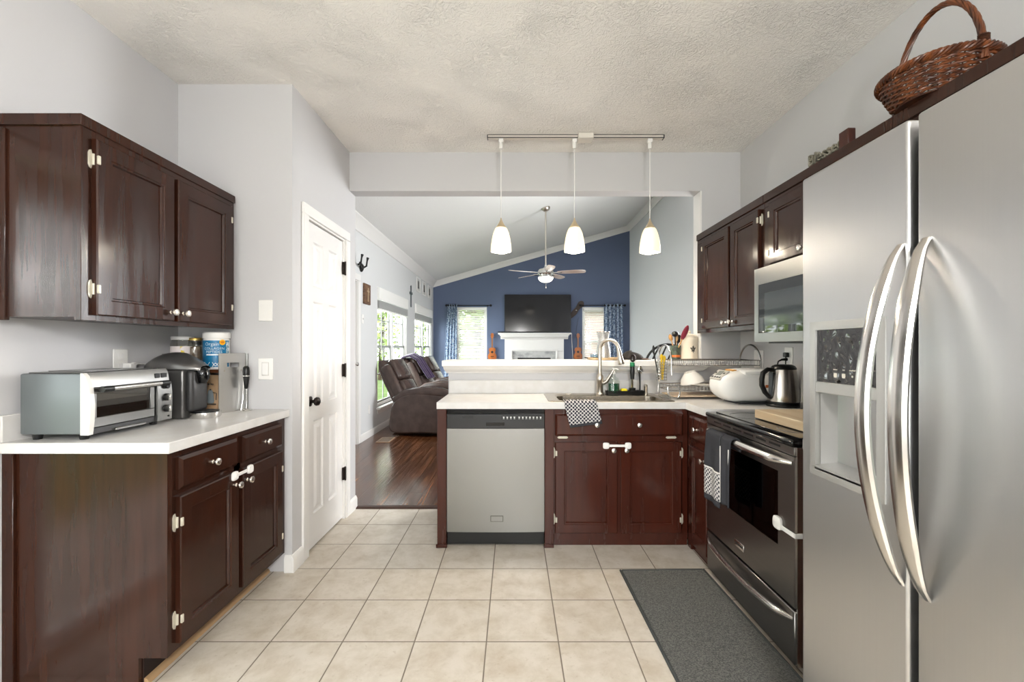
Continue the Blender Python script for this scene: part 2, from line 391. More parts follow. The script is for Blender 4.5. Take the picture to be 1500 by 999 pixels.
# header and stub with the wide opening
OX1, OZ = 1.414, 2.42
mb = MB().prism([(XP, OZ), (OX1, OZ), (OX1, 0), (XR + .12, 0), (XR + .12, zl(XR + .12)), (XP, zl(XP))], 'y', YH0, YH1)
mb.prism([(LX0 - .1, 3.9), (LX0 - .1, ZC + .06), (XP, ZC + .06), (XP, 3.9)], 'y', YH0 + .02, YH1).box(XR + .1, LX1 + .1, YH1 - .1, YH1, 0, 4.5)
struct('wall_header', mb, M_wall)
struct('wall_half', MB().box(-.487, OX1, YH0, YH1, 0, 1.105), M_wall)
# wall behind the camera with its window opening
mb = MB(); RW = (-1.3, 1.3, .7, 2.2)
mb.box(XL, RW[0], YB - .12, YB, 0, ZC).box(RW[1], XR, YB - .12, YB, 0, ZC).box(RW[0], RW[1], YB - .12, YB, 0, RW[2]).box(RW[0], RW[1], YB - .12, YB, RW[3], ZC)
struct('wall_rear', mb, M_wall)

# living room walls
LW = [(6.42, 8.2), (8.86, 10.64)]; LZ0, LZ1 = .36, 2.14        # two tall windows, left wall
LD0, LD1, LDZ = 4.72, 5.60, 2.1                                  # back door beside them
mb = MB(); t = 4.1
for a, b_ in ((YH1, LD0), (LD1, LW[0][0]), (LW[0][1], LW[1][0]), (LW[1][1], LY1)): mb.box(LX0 - .12, LX0, a, b_, 0, t * .72)
for a, b_ in LW: mb.box(LX0 - .12, LX0, a, b_, 0, LZ0).box(LX0 - .12, LX0, a, b_, LZ1, t * .72)
mb.box(LX0 - .12, LX0, LD0, LD1, LDZ, t * .72)
struct('wall_left_living', mb, M_lwall)
RWY = (4.4, 6.0, 1.1, 2.7)  # opening for the added window on the unseen part of the wall
mb = MB(); mb.box(LX1, LX1 + .12, YH1, RWY[0], 0, 4.3).box(LX1, LX1 + .12, RWY[1], LY1, 0, 4.3).box(LX1, LX1 + .12, RWY[0], RWY[1], 0, RWY[2]).box(LX1, LX1 + .12, RWY[0], RWY[1], RWY[3], 4.3)
struct('wall_right_living', mb, M_lwall)
BW = [(-1.43, -.66), (1.72, 2.46)]; BZ0, BZ1 = .55, 2.24        # two windows, navy wall
mb = MB()
def wcol(x0, x1, z0, z1=None):
    mb.prism([(x0, z0), (x1, z0), (x1, z1 or zl(x1)), (x0, z1 or zl(x0))], 'y', LY1, LY1 + .12)
wcol(LX0, BW[0][0], 0); wcol(BW[0][1], BW[1][0], 0); wcol(BW[1][1], LX1, 0)
for a, b_ in BW: wcol(a, b_, 0, BZ0); wcol(a, b_, BZ1)
struct('wall_back_living', mb, M_blue)

# jamb trim of the bar opening, baseboards, crown
struct('trim_2', MB().box(OX1 - .012, OX1, YH0 - .004, YH1 + .004, 1.15, OZ, .002), M_white, label='white jamb board at the right of the bar opening')
def base_prof(h=.095): return [(0, 0), (.016, 0), (.016, h - .02), (.011, h - .008), (.006, h), (0, h)]
def baseboard(name, p0, p1, nx, ny, lab):
    "board on a wall from p0 to p1 with outward normal (nx, ny)"
    mb = MB(); pr = base_prof(); vs = []
    for (x, y) in (p0, p1): vs += [(x + nx * u, y + ny * u, w) for (u, w) in pr]
    n = len(pr); fs = [[i, (i + 1) % n, n + (i + 1) % n, n + i] for i in range(n)] + [list(range(n)), list(range(n, 2 * n))]
    mb.add(vs, fs); return struct(name, mb, M_white, label=lab)
baseboard('baseboard_end', (-1.268, YE), (XP, YE), 0, -1, 'short white baseboard below the counter end wall')
baseboard('baseboard_pantry_near', (XP, YE - .0158), (XP, 2.534), 1, 0, 'white baseboard left of the pantry door')
baseboard('baseboard_pantry_far', (XP, 3.256), (XP, YH1), 1, 0, 'white baseboard right of the pantry door')
baseboard('baseboard_left_living', (LX0, LD1 + .09), (LX0, LY1), 1, 0, 'white baseboard under the living room windows')
baseboard('baseboard_right_living', (LX1, YH1), (LX1, LY1), -1, 0, 'white baseboard on the right living room wall')
baseboard('baseboard_back_living', (LX0, LY1), (LX1, LY1), 0, -1, 'white baseboard on the navy wall')
def crown(name, pts, nrm, lab):
    "crown moulding: wall line pts (top corner at ceiling), wall normal nrm"
    prof = [(0, 0), (.105, 0), (.105, -.012), (.085, -.028), (.06, -.05), (.038, -.085), (.022, -.105), (.014, -.13), (0, -.13)]
    mb = MB(); n = len(prof); vs = []
    for p in pts:
        for (u, w) in prof:
            x, y = p[0] + nrm[0] * u, p[1] + nrm[1] * u
            vs.append((x, y, p[2] + w + (0.288 * nrm[0] * u if w > -.02 else .288 * nrm[0] * u)))
    fs = []
    for k in range(len(pts) - 1):
        for i in range(n): j = (i + 1) % n; fs.append([k * n + i, k * n + j, (k + 1) * n + j, (k + 1) * n + i])
    fs += [list(range(n)), list(range((len(pts) - 1) * n, len(pts) * n))]
    mb.add(vs, fs); return struct(name, mb, M_white, label=lab)
crown('trim_3', [(LX0, YH1, zl(LX0)), (LX0, LY1, zl(LX0))], (1, 0), 'white crown moulding along the left living room wall')
crown('trim_4', [(LX0, LY1, zl(LX0)), (LX1, LY1, zl(LX1))], (0, -1), 'white crown moulding rising along the navy wall')
crown('trim_5', [(LX1, LY1, zl(LX1)), (LX1, YH1, zl(LX1))], (-1, 0), 'white crown moulding along the right living room wall')

# ------------------------------------------------------------------ pantry door (door_1)
def door_face(mb, T, w, h):
    "six panel door leaf: x 0..w, z 0..h, front at y=0 facing -y, 35 mm thick"
    s = mb.T; mb.T = T
    st, mid = .105 * w / .6, .09 * w / .6
    xs = [(st, (w - mid) / 2), ((w + mid) / 2, w - st)]
    zs = [(.2, .78), (.88, 1.52), (1.61, h - .11)]
    xe = [0, xs[0][0], xs[0][1], xs[1][0], xs[1][1], w]; ze = [0, zs[0][0], zs[0][1], zs[1][0], zs[1][1], zs[2][0], zs[2][1], h]
    for i in range(5):
        for j in range(7):
            x0, x1, z0, z1 = xe[i], xe[i + 1], ze[j], ze[j + 1]
            if i in (1, 3) and j in (1, 3, 5):
                r = [(0, 0), (.010, .009), (.026, .009), (.05, .002)]
                for k in range(3):
                    a, da = r[k]; b_, db = r[k + 1]
                    q = [(x0 + a, da, z0 + a), (x1 - a, da, z0 + a), (x1 - a, da, z1 - a), (x0 + a, da, z1 - a),
                         (x0 + b_, db, z0 + b_), (x1 - b_, db, z0 + b_), (x1 - b_, db, z1 - b_), (x0 + b_, db, z1 - b_)]
                    mb.add(q, [[0, 1, 5, 4], [1, 2, 6, 5], [2, 3, 7, 6], [3, 0, 4, 7]])
                a, d = r[3]
                mb.add([(x0 + a, d, z0 + a), (x1 - a, d, z0 + a), (x1 - a, d, z1 - a), (x0 + a, d, z1 - a)], [[0, 1, 2, 3]])
            else: mb.add([(x0, 0, z0), (x1, 0, z0), (x1, 0, z1), (x0, 0, z1)], [[0, 1, 2, 3]])
    mb.add([(0, 0, 0), (w, 0, 0), (w, 0, h), (0, 0, h), (0, .035, 0), (w, .035, 0), (w, .035, h), (0, .035, h)],
           [[0, 1, 5, 4], [1, 2, 6, 5], [2, 3, 7, 6], [3, 0, 4, 7], [4, 5, 6, 7]])
    mb.T = s
def knob_mb(p, n, r=.027, l=.055, ros=.031):
    "door knob with rosette at p, pointing along axis n ('x' or 'y', sign)"
    ax, sg = n; mb = MB()
    pr = [(ros, 0), (ros, .006), (ros * .6, .01), (.010, .014), (.010, .026), (r * .8, .032), (r, .042), (r * .9, l), (r * .5, l + .007), (0.0001, l + .009)]
    mb.lathe([(a, b_ * sg) for a, b_ in pr], c=p, n=24, axis=ax); return mb
mb = MB(); door_face(mb, Matrix.Translation((XP - .012, DY0 + .012, .012)) @ Matrix.Rotation(R(90), 4, 'Z'), DY1 - DY0 - .024, DZ - .03)
d1 = struct('door_1', mb, M_door, label='white six panel pantry door', angle=20)
struct('door_knob', knob_mb((XP - .012, 2.665, .917), ('x', 1)), M_bronze, d1, label='dark bronze knob')
for z in (.33, 1.08, 1.82):
    mb = MB().box(XP - .01, XP + .004, DY1 - .03, DY1 - .008, z - .045, z + .045, .002).cyl((XP + .007, DY1 - .012, z - .05), (XP + .007, DY1 - .012, z + .05), .006, 10)
    obj('hinge', mb, M_bronze, d1, label='dark bronze hinge')
def casing(name, X, y0, y1, z1, lab, sg=1, w=.065, inner=.03):
    mb = MB()
    for (a, b_) in ((y0 - w, y0), (y1, y1 + w)):
        mb.box(X, X + sg * .016, a, b_, 0, z1, .003)
    mb.box(X, X + sg * .0163, y0 - w, y1 + w, z1 + .0005, z1 + w, .003)
    mb.box(X - sg * .1, X + sg * .002, y0 + .0005, y0 + .012, 0, z1 - .012).box(X - sg * .1, X + sg * .002, y1 - .012, y1 - .0005, 0, z1 - .012).box(X - sg * .1, X + sg * .002, y0 + .0005, y1 - .0005, z1 - .0115, z1 - .0005)
    return struct(name, mb, M_white, label=lab)
casing('trim_6', XP, DY0, DY1, DZ, 'white casing around the pantry door')

# living room back door, only its edge shows past the pantry wall
d2 = struct('door_2', MB().box(LX0 - .06, LX0 - .02, LD0 + .012, LD1 - .012, .01, LDZ - .012, .002), M_door, label='white back door at the edge of the living room')
struct('door_knob', knob_mb((LX0 - .02, LD1 - .075, 1.03), ('x', 1)), M_chrome, d2, label='bright round door knob')
casing('trim_7', LX0, LD0, LD1, LDZ, 'white casing around the back door', w=.085)

# ------------------------------------------------------------------ windows
M_pane = glass_pane()
M_vinyl = mat('white_window_vinyl', '#e9e9e7', rough=0.35)
def window(name, axis, pos, a0, a1, z0, z1, sgn, cols, rows, lab, units=1, casing_w=0.0, sill=True, sash=.5, mcol=None):
    """window in a wall at pos; axis 'x': wall plane x=pos, opening a0..a1 along y; sgn: room side"""
    def bx(mb, u0, u1, d0, d1, w0, w1, b=.002):
        D0, D1 = pos + sgn * d0, pos + sgn * d1
        return mb.box(D0, D1, u0, u1, w0, w1, b) if axis == 'x' else mb.box(u0, u1, D0, D1, w0, w1, b)
    fr = MB(); f = .045
    uw = (a1 - a0) / units
    bx(fr, a0, a1, -.09, -.02, z0, z0 + f); bx(fr, a0, a1, -.09, -.02, z1 - f, z1)
    for k in range(units + 1):
        u = a0 + k * uw; bx(fr, max(u - f, a0 + .0105), min(u + f, a1 - .0105), -.0895, -.0205, z0 + f + .0005, z1 - f - .0005)
    # reveal boards
    bx(fr, a0 - .001, a0 + .01, -.12, 0, z0, z1); bx(fr, a1 - .01, a1 + .001, -.12, 0, z0, z1); bx(fr, a0, a1, -.12, 0, z1 - .01, z1 + .001)
    w = struct(name, fr, M_vinyl, label=lab)
    for k in range(units):
        u0, u1 = a0 + k * uw + f, a0 + (k + 1) * uw - f
        zs = z0 + (z1 - z0) * sash
        for (w0, w1, dd) in ((z0 + f, zs + .02, -.05), (zs - .02, z1 - f, -.075)):
            s = MB(); g = .03
            bx(s, u0, u0 + g, dd - .012, dd + .012, w0, w1); bx(s, u1 - g, u1, dd - .012, dd + .012, w0, w1)
            bx(s, u0, u1, dd - .012, dd + .012, w0, w0 + g); bx(s, u0, u1, dd - .012, dd + .012, w1 - g, w1)
            for i in range(1, cols): u = u0 + (u1 - u0) * i / cols; bx(s, u - .009, u + .009, dd - .008, dd + .008, w0, w1, 0)
            for j in range(1, rows): q = w0 + (w1 - w0) * j / rows; bx(s, u0, u1, dd - .008, dd + .008, q - .009, q + .009, 0)
            so = struct('sash', s, mcol or M_vinyl, w)
            pn = MB(); bx(pn, u0 + .02, u1 - .02, dd - .002, dd + .002, w0 + .02, w1 - .02, 0)
            obj('pane', pn, M_pane, w)
    if casing_w:
        c = MB(); cw = casing_w
        bx(c, a0 - cw, a0, 0, .016, z0 + .001, z1, .003); bx(c, a1, a1 + cw, 0, .016, z0 + .001, z1, .003); bx(c, a0 - cw, a1 + cw, 0, .0162, z1 + .0005, z1 + cw, .003)
        obj('casing', c, M_white, w)
    if sill:
        c = MB(); bx(c, a0 - .05, a1 + .05, -.05, .06, z0 - .03, z0, .006); bx(c, a0 - .02, a1 + .02, 0, .014, z0 - .1, z0 - .03, .003)
        obj('sill', c, M_white, w)
    return w
M_mun = mat('grey_window_grid', '#8c8f8c', rough=0.4)
window('window_1', 'x', LX0, LW[0][0], LW[0][1], LZ0, LZ1, 1, 2, 2, 'near tall double window behind the recliners', units=2, mcol=M_mun)
window('window_2', 'x', LX0, LW[1][0], LW[1][1], LZ0, LZ1, 1, 2, 2, 'far tall double window beside the navy wall', units=2, mcol=M_mun)
window('window_3', 'y', LY1, BW[0][0], BW[0][1], BZ0, BZ1, -1, 1, 1, 'window left of the fireplace')
window('window_4', 'y', LY1, BW[1][0], BW[1][1], BZ0, BZ1, -1, 1, 1, 'window right of the fireplace')
window('window_5', 'y', YB, RW[0], RW[1], RW[2], RW[3], 1, 2, 2, 'breakfast corner window behind the camera', units=3, casing_w=.06)
window('added_window', 'x', LX1, RWY[0], RWY[1], RWY[2], RWY[3], -1, 2, 2, 'added living room window out of view, beside the fill lamp', units=2, casing_w=.06)  # made-up window, added so the living room fill lamp has a source
# patio sliding door
mb = MB()
for y in (PD0, PD0 + .99, PD1 - .06): mb.box(XL - .0995, XL - .0305, y + .0005, y + .0595, .0705, PDZ - .0605, .003)
mb.box(XL - .1, XL - .03, PD0, PD1, 0, .07, .003).box(XL - .1, XL - .03, PD0, PD1, PDZ - .06, PDZ, .003)
d3 = struct('door_3', mb, M_vinyl, label='white sliding patio door left of the camera')
for a, b_ in ((PD0 + .06, PD0 + .99), (PD0 + 1.05, PD1 - .06)): obj('pane', MB().box(XL - .07, XL - .064, a, b_, .07, PDZ - .06), M_pane, d3)

# ------------------------------------------------------------------ outdoors
M_grass = mat('lawn_green', '#55683a', rough=0.9, col2='#66784a', cscale=(3, 3, 3), spec=0.1)
struct('ground', MB().box(-40, 40, -30, 50, -.5, -.3), M_grass)
struct('patio', MB().box(-3.5, XL - .12, -2.2, 4.2, -.3, -.12), mat('pale_concrete', '#d2d0ca', rough=.8, col2='#bab8b2', cscale=(4, 4, 4)))
struct('shading_roof', MB().box(-3.9, XL - .12, -2.6, 3.1, 2.36, 2.46), mat('shading_roof_brown', '#4a3a32', rough=.8))  # added roof, unseen; darkens the cabinet reflections and holds back sky light
M_leaf = mat('tree_leaves', '#7d9448', rough=0.6, col2='#a3b866', cscale=(2.5, 2.5, 2.5), spec=0.2)
M_bark = mat('tree_bark', '#5a4a3c', rough=0.9, col2='#3d332a', cscale=(12, 12, 2))
def tree(loc, h, r, lab, n=900, low=.25):
    t = thing('tree', lab, 'tree', (loc[0], loc[1], -.3), group='garden trees outside')
    rng = random.Random(int(loc[0] * 31 + loc[1] * 17))
    mb = MB().tube([(loc[0], loc[1], -.3), (loc[0] + .05, loc[1], h * .4), (loc[0] - .05, loc[1] + .05, h * .8)], [.16, .11, .04], 8)
    for k in range(5):
        a = k * 1.3; z = h * (.3 + .1 * k); mb.tube([(loc[0], loc[1], z), (loc[0] + r * .6 * math.cos(a), loc[1] + r * .6 * math.sin(a), z + h * .18)], [.05, .015], 6)
    obj('trunk', mb, M_bark, t)
    mb = MB()
    for k in range(n):
        u, v, w = rng.gauss(0, .45), rng.gauss(0, .45), rng.uniform(0, 1)
        q = math.sin(math.pi * (w * .85 + .12)) ** .6
        c = Vector((loc[0] + r * u * q, loc[1] + r * v * q, h * low + h * (1 - low) * w))
        s = rng.uniform(.10, .22); a = Vector((rng.uniform(-1, 1), rng.uniform(-1, 1), rng.uniform(-.6, .6))).normalized(); b_ = a.orthogonal().normalized()
        mb.add([c - a * s, c + b_ * s * .45 + Vector((0, 0, .02)), c + a * s, c - b_ * s * .45 + Vector((0, 0, .02))], [[0, 1, 2], [0, 2, 3]])
    obj('foliage', mb, M_leaf, t)
trees = [((-6.0, 12.5), 5.5, 1.5), ((-9.5, 16.5), 6.5, 1.7), ((-6.2, 20.5), 6.0, 1.6), ((-11.5, 22.5), 7.5, 1.8), ((-5.4, 27.5), 6.5, 1.7), ((-11.0, 11.0), 6.0, 1.7),
         ((-2.6, 17.5), 5.0, 1.7), ((-9.5, 5.0), 6.5, 1.7), ((-1.2, 14.2), 4.5, 1.5), ((-1.5, -12), 6.5, 2.4), ((3, -13), 6, 2.3)]
for i, (l, h, r) in enumerate(trees):
    tree(l, h, r, 'leafy green garden tree outside the windows', low=.12)
M_brick = mat('neighbour_brick', '#a5705c', rough=0.9, col2='#c49a88', cscale=(4, 4, 30))
hs = thing('house', 'brick neighbour house seen through the right back window blinds', 'house', (4.6, 18, -.3))
obj('brick_wall', MB().box(2.6, 9.5, 17, 22, -.3, 2.6), M_brick, hs)
obj('roof', MB().prism([(2.3, 2.6), (9.8, 2.6), (6, 4.8)], 'y', 16.7, 22.3), mat('roof_shingle', '#77706a', rough=.9), hs)
# ================================================================== CABINETS
def panel(mb, T, w, h, t=.02, st=.055, rec=.012):
    "framed door leaf: x 0..w, z 0..h, back at y=0, front at y=-t"
    s = mb.T; mb.T = T
    e = .004
    ring = [(0, 0), (0, -t + e), (e, -t), (st, -t), (st + .004, -t + .004), (st + .010, -t + .004), (st + .014, -t + rec), (st + .016, -t + rec)]
    vs = []; fs = []
    for (a, y) in ring: vs += [(a, y, a), (w - a, y, a), (w - a, y, h - a), (a, y, h - a)]
    for k in range(len(ring) - 1):
        for i in range(4): j = (i + 1) % 4; fs.append([k * 4 + i, k * 4 + j, k * 4 + 4 + j, k * 4 + 4 + i])
    n = (len(ring) - 1) * 4; fs.append([n, n + 1, n + 2, n + 3]); fs.append([3, 2, 1, 0])
    mb.add(vs, fs); mb.T = s
def slab(mb, T, w, h, t=.02):
    "drawer front with a bevelled edge"
    s = mb.T; mb.T = T
    ring = [(0, 0), (0, -t + .009), (.012, -t), (.013, -t)]
    vs = []; fs = []
    for (a, y) in ring: vs += [(a, y, a), (w - a, y, a), (w - a, y, h - a), (a, y, h - a)]
    for k in range(len(ring) - 1):
        for i in range(4): j = (i + 1) % 4; fs.append([k * 4 + i, k * 4 + j, k * 4 + 4 + j, k * 4 + 4 + i])
    n = (len(ring) - 1) * 4; fs.append([n, n + 1, n + 2, n + 3]); fs.append([3, 2, 1, 0])
    mb.add(vs, fs); mb.T = s
def TX(X, y, z, sgn):
    "leaf on a face of constant X; local x runs along world Y; sgn=+1 faces +X, -1 faces -X"
    if sgn > 0: return Matrix.Translation((X, y, z)) @ Matrix.Rotation(R(90), 4, 'Z')        # x->+Y, -y->+X
    return Matrix.Translation((X, y, z)) @ Matrix.Rotation(R(-90), 4, 'Z')                    # x->-Y, -y->-X
def cab_knob(parent, T, m=None):
    "small round cabinet knob; T maps local -y to the outward normal"
    mb = MB(); mb.T = T @ Matrix.Rotation(R(90), 4, 'X')
    mb.lathe([(.008, 0), (.008, .003), (.0045, .006), (.0045, .014), (.013, .019), (.0155, .024), (.014, .029), (.007, .0315), (.0001, .032)], n=20)
    return obj('knob', mb, m or M_knob, parent)
def cab_hinge(parent, T):
    "exposed hinge: leaf on the frame, barrel, small leaf on the door edge (local x across, z up, -y outward)"
    mb = MB(); mb.T = T
    mb.prism([(-.016, -.02), (-.012, -.03), (-.005, -.034), (-.002, -.024), (-.002, .024), (-.005, .034), (-.012, .03), (-.016, .02)], 'y', -.003, 0)
    mb.cyl((0, -.006, -.02), (0, -.006, .02), .005, 10); mb.box(.001, .012, -.024, -.001, -.016, .016, .002)
    return obj('hinge', mb, M_hinge, parent)

# ------------------------------------------------------------------ left upper cabinet
UX = -1.53; U0, U1 = 1.546, 2.392; UZ0, UZ1 = 1.345, 2.075
t = thing('upper_cabinet', 'dark brown two door wall cabinet above the toaster oven', 'wall cabinet', (XL, (U0 + U1) / 2, UZ0))
mb = MB(); mb.box(XL, UX - .02, U0 + .004, U1, UZ0 + .012, UZ1 - .002)                      # carcass
mb.box(XL, XL + .07, U0 - .004, U0 + .012, UZ0, UZ1 - .05, .002).box(UX - .026, UX - .02, U0 + .002, U0 + .01, UZ0, UZ1)
obj('carcass', mb, M_cab, t)
mb = MB(); zt = UZ1 - .045
mb.box(UX - .02, UX, U0, U0 + .055, UZ0, UZ1 - .04, .001).box(UX - .02, UX, U1 - .05, U1, UZ0, UZ1 - .04, .001)
mb.box(UX - .02, UX, U0 + .055, U1 - .05, UZ1 - .1, UZ1 - .04).box(UX - .02, UX, U0 + .055, U1 - .05, UZ0, UZ0 + .03).box(UX - .02, UX, 1.945, 1.978, UZ0 + .03, UZ1 - .1)
obj('face_frame', mb, M_cab, t)
mb = MB().box(XL, UX + .006, U0 - .006, U1 + .004, UZ1 - .04, UZ1, .002); obj('top_rail', mb, M_cab, t)
for (a, b_, kn, hy, sx) in ((1.586, 1.95, 1.925, 1.586, 1), (1.972, 2.352, 1.997, 2.352, -1)):
    mb = MB(); panel(mb, TX(UX, a, 1.365, 1), b_ - a, .64); d = obj('door', mb, M_cab, t, angle=15)
    cab_knob(d, TX(UX + .02, kn, 1.402, 1))
    for z in (1.46, 1.93):
        T = TX(UX, hy, z, 1)
        if sx < 0: T = T @ Matrix.Diagonal((-1, 1, 1, 1))
        cab_hinge(d, T)

# ------------------------------------------------------------------ left base cabinet
BX = -1.27; B0, B1 = 1.603, 2.425
t = thing('base_cabinet', 'dark brown base cabinet with two drawers under the toaster oven counter', 'base cabinet', (XL, (B0 + B1) / 2, 0))
mb = MB(); mb.prism([(XL, 0), (BX - .105, 0), (BX - .105, .107), (BX, .107), (BX, .862), (XL, .862)], 'y', B0, B0 + .018)
mb.box(XL, XL + .042, B0 - .012, B0, 0, .862, .002)
obj('side_panel', mb, M_cab, t)
mb = MB().box(XL, BX - .02, B0 + .018, B1, .107, .86); obj('carcass', mb, M_cab, t)
mb = MB()
mb.box(BX - .02, BX, B0 + .018, B0 + .06, .107, .862, .001).box(BX - .02, BX, B1 - .05, B1, .107, .862, .001).box(BX - .02, BX, 1.985, 2.03, .14, .835)
mb.box(BX - .02, BX, B0 + .06, B1 - .05, .835, .862).box(BX - .02, BX, B0 + .06, B1 - .05, .68, .715).box(BX - .02, BX, B0 + .06, B1 - .05, .107, .14)
obj('face_frame', mb, M_cab, t)
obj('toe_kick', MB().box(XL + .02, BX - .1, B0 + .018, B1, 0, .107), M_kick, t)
obj('quarter_round', MB().prism([(BX - .1, 0), (BX - .08, 0), (BX - .082, .01), (BX - .09, .018), (BX - .1, .02)], 'y', B0 + .018, B1), mat('tan_shoe_moulding', '#a98a66', rough=.5), t)
for (a, b_) in ((1.643, 1.988), (2.028, 2.372)):
    mb = MB(); slab(mb, TX(BX, a, .712, 1), b_ - a, .122); d = obj('drawer', mb, M_cab, t, angle=20)
    cab_knob(d, TX(BX + .02, (a + b_) / 2, .773, 1))
for (a, b_, kn, hy, sx) in ((1.643, 1.994, 1.968, 1.643, 1), (2.022, 2.372, 2.05, 2.372, -1)):
    mb = MB(); panel(mb, TX(BX, a, .136, 1), b_ - a, .55); d = obj('door', mb, M_cab, t, angle=15)
    cab_knob(d, TX(BX + .02, kn, .628, 1))
    for z in (.225, .59):
        T = TX(BX, hy, z, 1)
        if sx < 0: T = T @ Matrix.Diagonal((-1, 1, 1, 1))
        cab_hinge(d, T)
t = thing('countertop', 'white laminate countertop under the toaster oven', 'countertop', (XL, 2.0, .863))
obj('top', MB().box(XL, -1.243, 1.577, YE, .863, .903, .002), M_lam, t)
obj('backsplash', MB().box(XL, XL + .02, 1.577, YE, .903, 1.0, .002), M_lam, t)

def strap_lock(p0, p1, n, lab, name='cabinet_lock'):
    "white child lock: two oval pads and a strap between p0 and p1, n = outward normal"
    p0, p1, n = Vector(p0), Vector(p1), Vector(n)
    t = thing(name, lab, 'child lock', tuple((p0 + p1) / 2), group='white child safety locks')
    u = (p1 - p0).normalized(); v = n.cross(u).normalized()
    for p in (p0, p1):
        mb = MB(); mb.T = Matrix(((u.x, v.x, n.x, p.x), (u.y, v.y, n.y, p.y), (u.z, v.z, n.z, p.z), (0, 0, 0, 1)))
        mb.lathe([(.0195, 0), (.0195, .007), (.016, .011), (.0001, .012)], n=20, sq=.35); mb.T = mb.T @ Matrix.Translation((0, 0, .011)); mb.lathe([(.009, 0), (.008, .002), (.0001, .0025)], n=16)
        obj('pad', mb, M_wplastic, t)
    mb = MB(); L = (p1 - p0).length; mb.T = Matrix(((u.x, v.x, n.x, p0.x), (u.y, v.y, n.y, p0.y), (u.z, v.z, n.z, p0.z), (0, 0, 0, 1)))
    mb.box(.008, L - .008, -.0075, .0075, .003, .0065, .001); obj('strap', mb, M_wplastic, t)
    return t
strap_lock((BX + .0205, 1.955, .672), (BX + .0205, 2.068, .672), (1, 0, 0), 'white strap lock joining the two doors under the toaster oven counter')

# ------------------------------------------------------------------ right wall cabinets
RX = 1.38; RZ0, RZ1 = 1.35, 2.085
def right_cab(name, lab, y0, y1, z0, doors, knobs, hinges, dz0, dz1, gaps):
    t = thing(name, lab, 'wall cabinet', (XR, (y0 + y1) / 2, z0))
    obj('carcass', MB().box(RX + .02, XR, y0 + .001, y1 - .001, z0 + .01, RZ1 - .002), M_cab, t)
    mb = MB(); z = [z0, RZ1 - .045]
    mb.box(RX, RX + .02, y0 + .001, y1 - .001, RZ1 - .075, RZ1 - .045, .001).box(RX, RX + .02, y0 + .001, y1 - .001, z0, z0 + .028, .001)
    for (a, b_) in gaps: mb.box(RX, RX + .02, a, b_, z0 + .028, RZ1 - .075, .001)
    obj('face_frame', mb, M_cab, t)
    obj('top_rail', MB().box(RX - .008, XR, y0 + .001, y1 - .001, RZ1 - .045, RZ1, .002), M_cab, t)
    for i, (a, b_) in enumerate(doors):
        mb = MB(); panel(mb, TX(RX, b_, dz0, -1), b_ - a, dz1 - dz0, st=.05); d = obj('door', mb, M_cab, t, angle=15)
        if knobs: cab_knob(d, TX(RX - .02, knobs[i][0], knobs[i][1], -1))
        if hinges:
            hy, sx = hinges[i]
            for z_ in (dz0 + .06, dz1 - .06):
                T = TX(RX, hy, z_, -1)
                if sx < 0: T = T @ Matrix.Diagonal((-1, 1, 1, 1))
                cab_hinge(d, T)
    return t
right_cab('upper_cabinet', 'tall dark brown wall cabinet left of the microwave', 2.40, YH0 - .002, RZ0, [(2.77, 3.16), (2.43, 2.745)], [(2.80, 1.405), (2.715, 1.405)], [(3.16, 1), (2.43, -1)], 1.378, 2.015, [(3.14, 3.278), (2.745, 2.775), (2.401, 2.445)])
right_cab('upper_cabinet', 'short dark brown wall cabinet above the microwave', 1.615, 2.40, 1.672, [(2.015, 2.335), (1.665, 1.985)], [(2.045, 1.715), (1.955, 1.715)], [(2.335, 1), (1.665, -1)], 1.69, 2.015, [(2.33, 2.399), (1.98, 2.02), (1.616, 1.67)])
right_cab('upper_cabinet', 'dark brown wall cabinet above the refrigerator below the wicker basket', .42, 1.615, 1.80, [(1.03, 1.57), (.47, .99)], None, None, 1.82, 2.015, [(1.56, 1.614), (.98, 1.04), (.421, .48)])

# ------------------------------------------------------------------ peninsula: end panel, sink base, corner base, filler base
PF = 2.745                                    # front plane of the peninsula cabinets
def post(x0, x1, lab):
    mb = MB().box(x0, x1, PF - .02, YH0 - .002, .0, .862, .002)
    t = thing('end_panel', lab, 'cabinet panel', ((x0 + x1) / 2, PF, 0))
    obj('panel', mb, M_cabr, t); obj('foot_block', MB().box(x0 - .006, x1 + (.006 if x1 < 0 else 0), PF - .034, PF - .0205, 0, .022, .003), M_cabr, t)
post(-.475, -.418, 'brown end panel post left of the dishwasher'); post(.196, .2525, 'brown panel post between the dishwasher and the sink cabinet')
SX0, SX1 = .2535, 1.095
t = thing('sink_cabinet', 'reddish brown two door cabinet below the kitchen sink', 'base cabinet', ((SX0 + SX1) / 2, PF, 0))
obj('carcass', MB().box(SX0, SX0 + .018, PF + .02, YH0 - .002, .04, .862).box(SX1 - .018, SX1, PF + .02, YH0 - .002, .04, .862).box(SX0 + .018, SX1 - .018, PF + .02, YH0 - .002, .04, .058), M_cabr, t)
mb = MB()
mb.box(SX0, .262, PF, PF + .02, .04, .862, .001).box(1.06, SX1, PF, PF + .02, .04, .862, .001).box(.262, 1.06, PF, PF + .02, .83, .862).box(.262, 1.06, PF, PF + .02, .655, .70).box(.262, 1.06, PF, PF + .02, .04, .10).box(.645, .68, PF, PF + .02, .1, .655)
obj('face_frame', mb, M_cabr, t)
obj('toe_kick', MB().box(SX0, SX1 + .0, PF + .012, PF + .03, 0, .04), M_cabr, t)
def TY(x, z, Y=PF): return Matrix.Translation((x, Y, z))
mb = MB(); slab(mb, TY(.262, .693), .80, .137); d = obj('drawer', mb, M_cabr, t, angle=20)
for x in (.519, .782): cab_knob(d, TY(x, .765, PF - .02))
